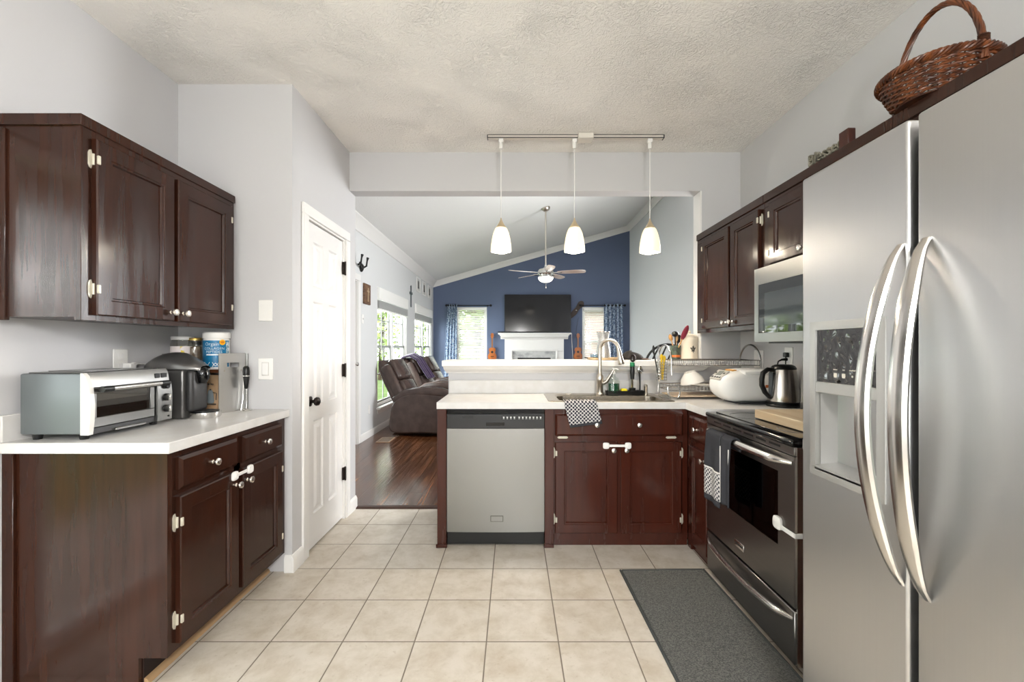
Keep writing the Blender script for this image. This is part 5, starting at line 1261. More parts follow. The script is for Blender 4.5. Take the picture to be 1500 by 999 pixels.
t = thing('dish_towel', 'grey honeycomb dish towel hung over the front of the sink', 'towel', (.44, 2.71, .78))
def towel_pt(u, v):
    # v 0 at the basin side, over the rim, down the front; slightly turned in its plane
    path = [(2.815, .875), (2.80, .909), (2.77, .9125), (2.735, .9115), (2.714, .905), (2.7105, .88), (2.708, .83), (2.706, .79), (2.7065, .762)]
    f = v * (len(path) - 1); i = min(int(f), len(path) - 2); q = f - i
    y = path[i][0] * (1 - q) + path[i + 1][0] * q; z = path[i][1] * (1 - q) + path[i + 1][1] * q
    x = .318 + .197 * u + .035 * max(0, .9 - z) / .14
    z += (u - .5) * .026 * (1 if z < .9 else 0)
    return (x, y - .003 * math.sin(u * 9) * (1 if z < .88 else 0), z + (.0015 * math.sin(u * 25 + v * 9) if z > .9 else 0))
obj('cloth', MB().sheet(lambda u, v: towel_pt(u, v * .93), 26, 40), M_towel, t, solid=.005)
obj('border', MB().sheet(lambda u, v: towel_pt(u, .93 + v * .07), 26, 6), M_charc, t, solid=.006, label='charcoal border')

# ================================================================== RIGHT COUNTER
zc = .9032
M_wire = mat('rack_wire', (.55, .54, .52), rough=.25, metal=1)
t = thing('dish_rack', 'two tier chrome wire dish rack in the counter corner', 'dish rack', (1.36, 3.06, zc))
rx0, rx1, ry0, ry1 = 1.045, 1.635, 2.89, 3.15
def ends(x): 
    return MB().tube([(x, ry0, zc + .006), (x, ry0 - .01, zc + .05), (x, ry0 + .02, zc + .075)] + [(x, ry0 + .02, zc + .10)], .006, 8)
for x in (rx0, rx1):
    pts = [(x - (.05 if x == rx0 else -.0), ry0 + .02, zc + .075), (x, ry0 + .0, zc + .03), (x, ry0 + .02, zc + .0065), (x, ry1 - .02, zc + .0065), (x, ry1, zc + .05)]
    ar = [(x, (ry0 + ry1) / 2 + .135 * math.cos(R(k * 12)), zc + .235 + .125 * math.sin(R(k * 12))) for k in range(16)]
    obj('end_frame', MB().tube([(x, ry0 + .015, zc + .0065), (x, ry1 - .015, zc + .0065), (x, ry1, zc + .03), (x, ry1, zc + .2)] + ar + [(x, ry0 - .0, zc + .2), (x, ry0 - .005, zc + .16)], .0065, 8), M_wire, t)
    obj('foot_bracket', MB().tube([(x - .035, ry0 - .03, zc + .085), (x - .035, ry0 - .035, zc + .045), (x - .015, ry0 - .03, zc + .018), (x + .03, ry0 - .03, zc + .0065), (x + .045, ry0 - .02, zc + .02), (x + .055, ry0 - .01, zc + .05), (x + .045, ry0, zc + .09)], .0055, 8), M_wire, t)
def shelf(z, h, nw):
    mb = MB()
    for zz in (z, z + h): mb.tube([(rx0, ry0, zz), (rx1, ry0, zz), (rx1, ry1, zz), (rx0, ry1, zz)], .0035, 6, closed=True)
    for k in range(nw):
        x = rx0 + (rx1 - rx0) * (k + .5) / nw; mb.tube([(x, ry0, z + h), (x, ry0 + .002, z), (x, ry1 - .002, z), (x, ry1, z + h)], .0016, 5)
    return mb
obj('upper_shelf', shelf(zc + .222, .035, 40), M_wire, t)
obj('lower_shelf', shelf(zc + .055, .03, 26), M_wire, t)
obj('drip_tray', MB().box(rx0 + .02, rx1 - .02, ry0 + .01, ry1 - .01, zc + .012, zc + .022, .003), mat('drip_tray_tan', '#b9a48c', rough=.4), t)
mb = MB(); c = (1.012, 2.985, zc + .12)
for k in range(7): mb.tube([(c[0] + .036 * math.cos(a * .3927), c[1] + .036 * math.sin(a * .3927), c[2] + k * .02) for a in range(16)], .0014, 5, closed=True)
for k in range(10): a = k * .6283; mb.cyl((c[0] + .036 * math.cos(a), c[1] + .036 * math.sin(a), c[2]), (c[0] + .036 * math.cos(a), c[1] + .036 * math.sin(a), c[2] + .12), .0014, 5)
mb.lathe([(.036, 0), (.036, .002), (.0001, .002)], c=c, n=20); obj('cutlery_cup', mb, M_wire, t)
M_yel = mat('yellow_plastic', '#d9b31c', rough=.4); rng = random.Random(11)
cut = [('knife', 'dark handled knife standing in the wire cutlery cup', M_black, (-.028, .0), (-.055, .20), .006), ('fork', 'steel fork standing in the wire cutlery cup', M_chrome, (-.012, .02), (-.014, .20), .004),
       ('spoon', 'yellow spoon in the wire cutlery cup, left of the pair', M_yel, (.0, -.012), (-.004, .15), .0075), ('spoon', 'yellow spoon in the wire cutlery cup, right of the pair', M_yel, (.014, .0), (.018, .14), .0075)]
for nm, lab, m, (dx, dy), (ex, L_), r in cut:
    t = thing(nm, lab, nm, (c[0] + dx, c[1] + dy, c[2] + .003))
    p0 = Vector((c[0] + dx * .6, c[1] + dy * .6, c[2] + .004)); p1 = Vector((c[0] + ex, c[1] + dy, c[2] + L_))
    obj('handle', MB().tube([p0, p0.lerp(p1, .6), p1], [r * .6, r * .7, r], 8), m, t)
    if nm == 'fork':
        mb = MB()
        for k in range(3): mb.cyl(p1 + Vector((k * .006 - .006, 0, -.002)), p1 + Vector((k * .006 - .006, 0, .035)), .0014, 5)
        obj('tines', mb, m, t)
    else: 
        mb = MB(); mb.ball(p1 + Vector((0, 0, .008)), r * 1.6, r * .5, r * 2.6 if nm == 'spoon' else .03, 12); obj('bowl' if nm == 'spoon' else 'grip', mb, m, t)
# white dishes drying on the lower shelf
M_cer = mat('white_ceramic', '#ece7df', rough=.2)
t = thing('bowl', 'white bowl tipped upside down on the dish rack', 'bowl', (1.23, 3.03, zc + .09))
mb = MB(); mb.T = Matrix.Translation((1.235, 3.03, zc + .128)) @ Matrix.Rotation(R(-14), 4, 'Y'); mb.lathe([(.0001, .044), (.038, .044), (.042, .038), (.07, .005), (.079, -.03), (.075, -.03), (.066, .004), (.036, .036), (.0001, .036)], n=32); obj('bowl_body', mb, M_cer, t)
mb = MB(); mb.T = Matrix.Translation((1.235, 3.03, zc + .128)) @ Matrix.Rotation(R(-14), 4, 'Y'); mb.lathe([(.036, .044), (.036, .049), (.03, .049), (.03, .044)], n=28); obj('foot_ring', mb, M_cer, t)
mb = MB(); mb.T = Matrix.Translation((1.33, 3.06, zc + .066)) @ Matrix.Rotation(R(2), 4, 'Y'); mb.lathe([(.0001, .004), (.07, .004), (.10, .014), (.10, .018), (.07, .010), (.0001, .010)], n=36)
obj('plate', mb, M_cer, None, 'white plate lying under the tipped bowl on the rack', 'plate')

# rice cooker: a section lofted along x
t = thing('rice_cooker', 'large white rounded rice cooker on the corner counter', 'rice cooker', (1.44, 2.72, zc))
def loft(secs, y, n=28):
    "secs: (x, half width, z0, z1)"
    mb = MB(); vs = []; fs = []
    for (x, w, z0, z1) in secs:
        for k in range(n):
            a = 2 * math.pi * k / n; c_, s_ = math.cos(a), math.sin(a); q = (abs(c_) ** 3.2 + abs(s_) ** 3.2) ** (-1 / 3.2)
            vs.append((x, y + w * c_ * q, (z0 + z1) / 2 + (z1 - z0) / 2 * s_ * q))
    m = len(secs)
    for i in range(m - 1):
        for k in range(n): fs.append([i * n + k, i * n + (k + 1) % n, (i + 1) * n + (k + 1) % n, (i + 1) * n + k])
    fs += [list(range(n)), [(m - 1) * n + k for k in range(n)]]
    return mb.add(vs, fs)
z = zc + .008; rcy = 2.73
M_rc = mat('rice_cooker_white', '#efeeec', rough=.25, coat=.3)
secs = [(1.253, .05, z + .085, z + .12), (1.258, .075, z + .065, z + .14), (1.27, .095, z + .045, z + .158), (1.29, .112, z + .025, z + .172), (1.32, .122, z + .008, z + .185), (1.36, .128, z, z + .193), (1.42, .13, z, z + .196), (1.52, .13, z, z + .194), (1.58, .126, z + .003, z + .188), (1.61, .112, z + .012, z + .172), (1.622, .09, z + .03, z + .15)]
obj('body', loft(secs, rcy), M_rc, t, angle=50)
mb = MB(); mb.T = Matrix.Translation((1.292, rcy, z + .158)) @ Matrix.Rotation(R(-42), 4, 'Y'); mb.box(-.042, .042, -.07, .07, .0, .013, .008, 2); cp = obj('control_panel', mb, mat('panel_grey', '#b8b3ab', rough=.35), t)
mb = MB(); mb.T = Matrix.Translation((1.292, rcy, z + .158)) @ Matrix.Rotation(R(-42), 4, 'Y'); mb.box(-.01, .03, -.03, .03, .0131, .0142); obj('display', mb, mat('lcd_grey', '#6d726c', rough=.3), cp)
mb = MB(); mb.T = Matrix.Translation((1.292, rcy, z + .158)) @ Matrix.Rotation(R(-42), 4, 'Y')
for (a, b_) in ((-.024, -.05), (-.024, -.02), (-.024, .01), (.012, -.052), (.012, .052), (-.024, .045)):
    m2 = MB(); m2.T = mb.T; m2.box(a - .006, a + .006, b_ - .01, b_ + .01, .0131, .0155, .001); obj('button', m2, M_dkgrey, cp)
obj('latch_button', MB().box(1.345, 1.372, rcy - .05, rcy + .05, z + .186, z + .1985, .004), mat('orange_button', '#cf9440', rough=.4), t)
obj('lid', loft([(1.38, .1, z + .17, z + .198), (1.39, .116, z + .165, z + .2005), (1.45, .12, z + .16, z + .204), (1.54, .118, z + .16, z + .202), (1.585, .10, z + .165, z + .194)], rcy), M_rc, t, angle=50)
obj('cord_tag', MB().box(1.50, 1.545, rcy - .134, rcy - .1305, z + .095, z + .112, .001), mat('orange_label', '#b9642c', rough=.5), t)
obj('base_foot', MB().box(1.36, 1.56, rcy - .1, rcy + .1, zc, z + .004, .003), M_dkgrey, t)
# kettle
t = thing('kettle', 'brushed steel electric kettle with black handle on the counter', 'kettle', (1.567, 2.545, zc)); kx, ky = 1.575, 2.548
obj('power_base', MB().lathe([(.088, 0), (.09, .006), (.086, .016), (.0001, .018)], c=(kx, ky, zc), n=32), M_black, t)
M_ket = mat('kettle_steel', (.55, .51, .46), rough=.24, metal=1)
obj('body', MB().lathe([(.083, .0185), (.0845, .028), (.081, .08), (.074, .15), (.066, .205), (.064, .215)], c=(kx, ky, zc), n=40), M_ket, t)
obj('base_band', MB().lathe([(.0852, .0186), (.0858, .03), (.083, .033)], c=(kx, ky, zc), n=40), M_black, t)
obj('lid', MB().lathe([(.066, .2155), (.067, .222), (.058, .236), (.04, .244), (.0001, .246)], c=(kx, ky, zc), n=36), M_black, t)
obj('lid_lever', MB().tube([(kx - .035, ky, zc + .24), (kx - .03, ky, zc + .262), (kx - .01, ky, zc + .272), (kx + .02, ky, zc + .274)], [.004, .004, .006, .010], 10), M_black, t)
hp = [(kx - .06, ky - .01, zc + .212), (kx - .10, ky - .014, zc + .215), (kx - .128, ky - .016, zc + .195), (kx - .135, ky - .016, zc + .16), (kx - .135, ky - .016, zc + .125), (kx - .118, ky - .016, zc + .085), (kx - .09, ky - .014, zc + .055), (kx - .076, ky - .012, zc + .05)]
obj('handle', MB().tube(hp, [.012, .0135, .0145, .0145, .0145, .0135, .011, .009], 12), M_black, t)
obj('water_gauge', MB().box(kx - .086, kx - .069, ky - .024, ky + .005, zc + .06, zc + .2, .004), mat('gauge_grey', '#565b60', rough=.2), t)
obj('power_cord', MB().tube([(kx + .08, ky + .03, zc + .008), (kx + .097, ky + .06, zc + .006), (kx + .098, ky + .10, zc + .05), (XR - .030, 2.69, 1.1), (XR - .022, 2.70, 1.2)], .004, 6), M_black, t)
obj('plug', MB().box(XR - .03, XR - .0085, 2.685, 2.72, 1.185, 1.215, .004), M_black, t)
plate('wall_outlet', (XR, 2.70, 1.185), ('x', -1), 'white outlet on the right wall behind the kettle', 'wall outlet', 'outlet', .08, .125)
plate('wall_outlet', (XR, 3.03, 1.165), ('x', -1), 'white outlet on the right wall above the rice cooker', 'wall outlet', 'outlet', .115, .12)
# cutting board over the cooktop
t = thing('cutting_board', 'thick light wood cutting board on the black cooktop', 'cutting board', (1.38, 1.94, .8968))
obj('board', MB().box(1.195, 1.565, 1.70, 2.165, .8992, .941, .003), mat('maple_board', '#dcc8aa', rough=.45, col2='#cdb390', cscale=(40, 3, 40)), t)
for (x, y) in ((1.22, 1.73), (1.22, 2.13), (1.54, 1.73), (1.54, 2.13)): obj('foot', MB().cyl((x, y, .8967), (x, y, .8995), .012, 12), M_black, t)

# ------------------------------------------------------------------ on the bar ledge
zb = 1.1504
t = thing('serving_tray', 'round pale wood tray on the bar ledge behind the faucet', 'tray', (.70, 3.36, zb))
obj('tray_base', MB().lathe([(.115, 0), (.13, .004), (.133, .018), (.129, .018), (.12, .008), (.0001, .008)], c=(.70, 3.36, zb), n=40), mat('pale_wood', '#cbb38f', rough=.5, col2='#b89c76', cscale=(30, 4, 10)), t)
for s_ in (-1, 1): obj('handle', MB().tube([(.70 + s_ * .13, 3.34, zb + .014), (.70 + s_ * .15, 3.345, zb + .018), (.70 + s_ * .15, 3.375, zb + .018), (.70 + s_ * .13, 3.38, zb + .014)], .004, 6), M_bronze, t)
t = thing('vase', 'tall silver mosaic vase on the round tray', 'vase', (.695, 3.38, zb + .009))
M_mos = honeycomb('silver_mosaic', '#c9c9c8', '#77797c', 120, 1, (.25, .5)); M_mos.node_tree.nodes['Principled BSDF'].inputs['Metallic'].default_value = .5; M_mos.node_tree.nodes['Principled BSDF'].inputs['Roughness'].default_value = .3
obj('vase_body', MB().lathe([(.045, 0), (.055, .01), (.054, .06), (.043, .12), (.040, .15), (.047, .19), (.052, .205), (.049, .205), (.037, .15), (.04, .12), (.045, .02), (.0001, .015)], c=(.695, 3.38, zb + .0085), n=36), M_mos, t)
obj('rim', MB().tube([(.695 + .0505 * math.cos(a * .2618), 3.38 + .0505 * math.sin(a * .2618), zb + .214) for a in range(24)], .0022, 6, closed=True), M_chrome, t)
t = thing('glass_dish', 'small clear glass dish on the tray left of the vase', 'dish', (.615, 3.33, zb + .009))
obj('dish_body', MB().lathe([(.022, 0), (.034, .01), (.036, .035), (.033, .035), (.031, .012), (.0001, .006)], c=(.622, 3.34, zb + .0085), n=28), glass_pane('blue_glass', (.72, .80, .86), .1), t)
obj('rim', MB().tube([(.622 + .0345 * math.cos(a * .3), 3.34 + .0345 * math.sin(a * .3), zb + .0445) for a in range(21)], .0015, 6, closed=True), M_chrome, t)
t = thing('cap', 'dark brown and black cap lying on the bar ledge', 'cap', (.88, 3.38, zb))
cxp, cyp = .928, 3.40
def dome(u, v):
    a = 2 * math.pi * u; r = math.cos(v * math.pi / 2); return (cxp + .085 * r * math.cos(a) - .012 * v, cyp + .075 * r * math.sin(a), zb + .002 + .062 * math.sin(v * math.pi / 2) * (1 - .1 * math.cos(a)))
obj('crown', MB().sheet(dome, 32, 10), mat('black_felt', '#211c1a', rough=.8), t, solid=.003)
mb = MB()
def brim(u, v):
    a = R(-62 + 124 * u); r0_ = .08; r1_ = .08 + .055 * math.cos(R(-62 + 124 * u)) ** .6; r_ = r0_ + (r1_ - r0_) * v
    return (cxp + r_ * math.cos(a) * 1.05, cyp + r_ * math.sin(a) * .92, zb + .012 - .008 * v)
obj('brim', MB().sheet(brim, 20, 5), mat('brown_leather_brim', '#4a3020', rough=.5), t, solid=.004)
obj('top_button', MB().ball((cxp - .012, cyp, zb + .065), .006), M_bronze, t)
# utensil crock and canister near the right end
ux, uy = 1.245, 3.36
t = thing('utensil_crock', 'small painted crock full of cooking utensils on the bar', 'crock', (ux, uy, zb))
obj('crock_body', MB().lathe([(.034, 0), (.038, .005), (.037, .06), (.039, .11), (.036, .11), (.034, .06), (.034, .01), (.0001, .008)], c=(ux, uy, zb), n=28), mat('painted_crock', '#4c5a4a', rough=.35, col2='#3a4038', cscale=(32, 32, 24), cramp=(.5, .56)), t)
obj('stripe', MB().lathe([(.0388, .02), (.0392, .021), (.0386, .036), (.038, .037)], c=(ux, uy, zb), n=28), mat('orange_glaze', '#c8682b', rough=.35), t)
M_woodu = mat('utensil_wood', '#b98b55', rough=.5)
def utensil(name, lab, tip, headm, hm, hr, stem_m):
    t = thing(name, lab, name.replace('_', ' '), (ux, uy, zb + .012))
    p0 = Vector((ux - (tip[0] - ux) * .25, uy, zb + .012)); p1 = Vector(tip); d_ = (p1 - p0).normalized()
    obj('handle', MB().tube([p0, p0.lerp(p1, .7), p1 - d_ * hr[2] * .8], [.0045, .005, .0045], 8), stem_m, t)
    mb = MB(); q = Vector((0, 0, 1)).rotation_difference(d_).to_matrix().to_4x4(); mb.T = Matrix.Translation(p1) @ q; mb.ball((0, 0, 0), *hr, 16); obj('head', mb, headm, t)
utensil('spatula', 'dark red silicone spatula in the utensil crock', (ux + .043, uy - .078, zb + .205), mat('red_silicone', '#7d2337', rough=.45), None, (.021, .007, .062), M_woodu)
utensil('ladle', 'black ladle head upright in the utensil crock', (ux - .005, uy - .01, zb + .198), M_black, None, (.027, .02, .022), M_black)
utensil('cooking_spoon', 'wooden spoon leaning left in the utensil crock', (ux - .035, uy, zb + .17), M_woodu, None, (.016, .007, .028), M_woodu)
utensil('cooking_spoon', 'pale wooden spoon upright in the middle of the utensil crock', (ux + .012, uy + .01, zb + .165), mat('pale_spoon', '#d8b47c', rough=.5), None, (.014, .007, .026), M_woodu)
utensil('turner', 'black turner leaning right in the utensil crock', (ux + .032, uy + .015, zb + .16), M_black, None, (.018, .005, .035), M_black)
cxn, cyn = 1.345, 3.345
t = thing('canister', 'cream ceramic canister with dark emblem at the right end of the bar', 'canister', (cxn, cyn, zb))
M_cream = mat('cream_ceramic', '#ddd2bf', rough=.25)
obj('canister_body', MB().lathe([(.058, 0), (.063, .004), (.064, .02), (.062, .03), (.0625, .135), (.064, .14), (.064, .165), (.062, .17), (.058, .17), (.0001, .168)], c=(cxn, cyn, zb), n=40), M_cream, t)
lid = obj('lid', MB().lathe([(.062, .1705), (.062, .176), (.05, .19), (.025, .197), (.012, .199), (.011, .206), (.015, .214), (.011, .222), (.0001, .224)], c=(cxn, cyn, zb), n=36), M_cream, t)
def wrapc(v):
    a = (v.x - cxn) / .0626; return Vector((cxn + .0634 * math.sin(a), cyn - .0634 * math.cos(a), v.z))
mb = MB(); base = [(0, -.026), (.004, -.012), (.014, -.014), (.01, -.005), (.016, .004), (.022, .012), (.016, .018), (.009, .012), (.005, .006), (.008, .018), (0, .032)]
pts = base + [(-a, b_) for a, b_ in base[::-1][1:-1]]
n0 = len(mb.v); pv = [wrapc(Vector((cxn + .006 + a, 0, zb + .078 + b_))) for a, b_ in pts]; mb.add(pv, [list(range(len(pv)))])
mb.v += []; obj('emblem', mb, mat('emblem_dark', '#4b4741', rough=.5), t, label='dark lily emblem', solid=.001)
mb = MB(); text_mb(mb, 'BISCOTTI', .017, Matrix.Translation((cxn + .004, 0, zb + .152)) @ Matrix.Rotation(R(90), 4, 'X'), warp=lambda v: wrapc(v)); obj('lettering', mb, mat('emblem_dark', '#4b4741'), t)

# ================================================================== OVEN TOWEL, MAT
t = thing('oven_towel', 'charcoal towel with pale honeycomb end hung on the oven handle', 'towel', (1.02, 2.28, .45))
M_towel2 = honeycomb('honeycomb_towel_pale', '#c9c6c4', '#3e3e46', 66, 0, (.34, .42))
def hang(y0, y1, ztop, zbot, x, wob, name_m, zsplit=None):
    def f(u, v):
        z = ztop - (ztop - zbot) * v
        return (x - .012 * math.sin(u * 6.3 + wob) * (.3 + v) - .010 * v, y0 + (y1 - y0) * u, z + .010 * math.sin(u * 3) * v)
    return f
hx, hz = 1.028, .802
def over(y0, y1, front, back, wob):
    "path over the handle: front hang, over the bar, back hang"
    def f(u, v, a=0.0, b_=1.0):
        v = a + (b_ - a) * v; L1, Lt, L2 = front, .065, back; s_ = v * (L1 + Lt + L2); y = y0 + (y1 - y0) * u
        w = .006 * math.sin(u * 8 + wob)
        if s_ < L1: q = L1 - s_; return (hx - .024 - .012 * min(1, q / .1) * .3 - w * min(1, q / .15), y, hz - q)
        if s_ < L1 + Lt: a_ = (s_ - L1) / Lt * math.pi; return (hx - .024 * math.cos(a_), y, hz + .022 * math.sin(a_))
        q = s_ - L1 - Lt; return (hx + .024 - w * .3 * min(1, q / .15), y, hz - q)
    return f
f1 = over(2.118, 2.272, .335, .05, 0); L_ = .335 + .065 + .05
zs = .19 / L_
obj('border', MB().sheet(lambda u, v: f1(u, v, 0, .03 / L_), 18, 3), M_charc, t, solid=.006)
obj('patterned_end', MB().sheet(lambda u, v: f1(u, v, .03 / L_, .165 / L_), 18, 14), M_towel2, t, solid=.006, label='pale honeycomb end')
obj('trim_band', MB().sheet(lambda u, v: f1(u, v, .165 / L_, .172 / L_), 18, 2), mat('white_trim_cloth', '#e2dfdb', rough=.9), t, solid=.0075, label='white band')
obj('cloth', MB().sheet(lambda u, v: f1(u, v, .172 / L_, 1), 18, 36), M_charc, t, solid=.006)
f2 = over(2.022, 2.108, .30, .04, 2.0); L2_ = .30 + .065 + .04
obj('folded_half', MB().sheet(lambda u, v: f2(u, v), 14, 40), M_charc, t, solid=.007)
mb = MB()
for y in (2.025, 2.105): mb.tube([(hx - .032 - .004 * (1 if y > 2.2 else -1) * 0, y, hz - .30 + k * .03) for k in range(10)], .0022, 5)
obj('edge_piping', mb, mat('white_trim_cloth', '#e2dfdb'), t)

M_mat = mat('grey_kitchen_mat', '#474847', rough=.9, col2='#6b6b68', cscale=(170, 300, 170), cramp=(.4, .6), bump=.8, bscale=(150, 220, 150), bdist=.004, spec=.15)
t = thing('kitchen_mat', 'long dark grey woven mat on the tiles before the oven', 'mat', (.82, 1.6, 0))
mt = Matrix.Translation((.825, 2.44, 0)) @ Matrix.Rotation(R(1.0), 4, 'Z')
mb = MB(); mb.T = mt; mb.box(-.222, .232, -1.80, -.012, .0008, .0095, .003); obj('pile', mb, M_mat, t)
mb = MB(); mb.T = mt
mb.box(-.234, -.2222, -1.80, 0, .0005, .0105, .003).box(.2322, .244, -1.80, 0, .0005, .0105, .003).box(-.222, .232, -.0118, 0, .0005, .0105, .003)
obj('binding', mb, mat('mat_binding', '#3b3e3e', rough=.8), t)
# ================================================================== LEFT COUNTER
zc = .9032
# toaster oven
T0, T1, TB, TF = 1.612, 1.995, -1.822, -1.592
t = thing('toaster_oven', 'stainless toaster oven at the near end of the left counter', 'toaster oven', (-1.7, 1.8, zc))
M_tside = mat('toaster_grey', '#6f7476', rough=.45, metal=.5)
zb0, zb1 = zc + .022, zc + .247
obj('shell', MB().box(TB, TF, T0, T1, zb0, zb1, .006, 2), M_tside, t)
obj('top_plate', MB().box(TB + .01, TF - .02, T0 + .02, T1 - .01, zb1, zb1 + .004, .002).box(TB + .02, TF - .06, T0 + .08, T1 - .08, zb1 + .004, zb1 + .007, .001), M_steelh, t)
for x in (TB + .035, TF - .02):
    for y in (T0 + .03, T1 - .04): obj('foot', MB().lathe([(.013, 0), (.017, .023)], c=(x, y, zc), n=16), M_black, t)
# front frame: curved side cheeks
def cheek(y0, y1, m, x_out=.044):
    pr = [(TF - .004, zb0 - .002), (TF + .026, zb0 - .002), (TF + .032, zb0 + .05), (TF + .034, zb0 + .11), (TF + .028, zb0 + .17), (TF + .014, zb0 + .215), (TF + .002, zb1 + .002), (TF - .004, zb1 + .002)]
    return obj('side_cheek', MB().prism(pr, 'y', y0, y1), m, t)
cheek(T0 - .002, T0 + .016, mat('white_cheek', '#dedbd6', rough=.3))
def slantbox(y0, y1, za, zb_, x0, x1, name, m, par=t, b=.002):
    "plate following the front's lean"
    return obj(name, MB().box(x0, x1, y0, y1, za, zb_, b), m, par)
xf = TF + .022
YP = T1 - .078
obj('front_frame', MB().prism([(TF, zb1 - .052), (xf - .004, zb1 - .052), (TF + .014, zb1 - .018), (TF + .004, zb1 + .002), (TF, zb1 + .002)], 'y', T0 + .0165, T1 + .002), M_steelh, t)
dd = obj('glass_door', MB().box(TF + .004, xf, T0 + .018, YP - .004, zb0 + .150, zb1 - .054, .002).box(TF + .004, xf, T0 + .018, YP - .004, zb0 + .022, zb0 + .058, .002).box(TF + .004, xf, T0 + .018, T0 + .035, zb0 + .058, zb0 + .150, .001).box(TF + .004, xf, YP - .026, YP - .004, zb0 + .058, zb0 + .150, .001), M_steelh, t)
obj('pane', MB().box(xf - .008, xf - .004, T0 + .035, YP - .026, zb0 + .058, zb0 + .150), glass_pane('toaster_glass', (.55, .53, .5), .12), dd)
obj('cavity', MB().box(TF + .0005, TF + .0035, T0 + .03, YP - .02, zb0 + .05, zb0 + .155), mat('toaster_cavity', '#4e4a44', rough=.4, metal=.4), t)
mb = MB()
for k in range(3): mb.cyl((xf - .011, T0 + .04, zb0 + .085 + k * .006), (xf - .011, YP - .03, zb0 + .085 + k * .006), .0012, 5)
obj('rack', mb, M_chrome, t)
zh = zb0 + .165
hd = obj('door_handle', MB().cyl((xf + .028, T0 + .055, zh), (xf + .028, YP + .012, zh), .0095, 16), M_handle, dd)
for y in (T0 + .05, YP + .02): obj('handle_mount', MB().cyl((xf + .028, y - .024, zh), (xf + .028, y + .018, zh), .0115, 14).tube([(xf - .002, y, zh - .004), (xf + .028, y, zh)], .009, 10), M_black, dd)
obj('crumb_tray', MB().box(TF + .002, xf - .006, T0 + .018, YP + .03, zb0 - .004, zb0 + .020, .002), M_dkgrey, t)
obj('tray_grip', MB().box(xf - .006, xf + .006, T0 + .11, T0 + .25, zb0 - .004, zb0 + .006, .002), M_steelh, t)
cp = obj('control_panel', MB().prism([(TF, zb0 - .002), (xf + .008, zb0 - .002), (xf + .011, zb0 + .05), (xf + .011, zb0 + .12), (xf + .006, zb0 + .165), (TF, zb0 + .165)], 'y', YP, T1 + .002), M_steelh, t)
for z, r in ((.15, .012), (.100, .016), (.05, .016)):
    k = obj('dial', MB().lathe([(r, xf + .008), (r, xf + .022), (r * .8, xf + .024)], c=(0, (YP + T1) / 2 + .004, zb0 + z), axis='x', n=20), M_black, cp)
    if r > .013: 
        kk = MB().box(xf + .022, xf + .036, (YP + T1) / 2 + .004 - .0045, (YP + T1) / 2 + .004 + .0045, zb0 + z - r * .9, zb0 + z + r * .9, .003); obj('dial_grip', kk, M_handle, cp)
mb = MB().box(TF + .012, TF + .019, YP + .002, YP + .030, zb1 - .038, zb1 - .018, .002); obj('rocker_button', mb, M_black, cp)
mb = MB().box(TF + .012, TF + .019, YP + .036, YP + .068, zb1 - .038, zb1 - .018, .002); obj('rocker_button', mb, M_black, cp)
obj('lamp', MB().lathe([(.004, xf + .008), (.004, xf + .012)], c=(0, T1 - .018, zb0 + .014), axis='x', n=10), M_black, cp)

# coffee machine
M_cm = mat('coffee_machine_grey', '#6a6866', rough=.3, metal=.7); M_cmd = mat('coffee_machine_dark', '#353434', rough=.4, metal=.2)
t = thing('coffee_machine', 'dark grey capsule coffee machine beside the toaster oven', 'coffee machine', (-1.66, 2.155, zc)); y0, y1 = 2.082, 2.222
bx0_, bx1_ = -1.79, -1.574
obj('body', MB().box(bx0_, bx1_, y0, y1, zc + .002, zc + .238, .012, 3), M_cm, t)
obj('front_column', MB().box(bx1_ - .004, bx1_ + .034, y0 + .012, y1 - .012, zc + .03, zc + .235, .02, 3), M_cmd, t)
mb = MB(); vs = []; fs = []; n = 24; m = 12
x0, x1 = bx0_ - .002, bx1_ + .058
def domef(u, v):
    a = math.pi * u; x = x0 + (x1 - x0) * v; e = math.sin(math.pi * min(1, max(0, (v * .93 + .035)))) ** .55
    hgt = .082 * e * (1 - .35 * max(0, v - .62) / .38)
    return (x, (y0 + y1) / 2 - (.072 * e ** .6) * math.cos(a), zc + .2385 + hgt * math.sin(a) ** .8)
mb.sheet(domef, n, m * 2); k = len(mb.v)
mb.add([(x0 + (x1 - x0) * (i / 24), (y0 + y1) / 2 + s_ * (.072 * math.sin(math.pi * min(1, max(0, ((i / 24) * .93 + .035)))) ** .33), zc + .2385) for s_ in (-1, 1) for i in range(25)], [[i, i + 1, 26 + i, 25 + i] for i in range(24)])
obj('lid', mb, M_cm, t, angle=60)
obj('lid_trim', MB().box(bx1_ + .0, bx1_ + .050, y0 + .022, y1 - .022, zc + .232, zc + .238, .002), M_chrome, t)
obj('spout_head', MB().tube([(bx1_ + .030, (y0 + y1) / 2, zc + .235), (bx1_ + .044, (y0 + y1) / 2, zc + .218), (bx1_ + .046, (y0 + y1) / 2, zc + .195), (bx1_ + .042, (y0 + y1) / 2, zc + .17)], [.028, .030, .027, .018], 18), M_blackgloss, t)
obj('cup_tray', MB().lathe([(.062, 0), (.066, .006), (.066, .028), (.0001, .03)], c=(bx1_ + .058, (y0 + y1) / 2, zc + .001), n=32), M_chrome, t)
obj('tray_grid', MB().lathe([(.058, .0305), (.058, .033), (.0001, .033)], c=(bx1_ + .058, (y0 + y1) / 2, zc + .001), n=28), M_black, t)
obj('water_tank', MB().box(bx0_ - .008, bx0_, y0 + .02, y1 - .02, zc + .03, zc + .20, .003), M_dkgrey, t)

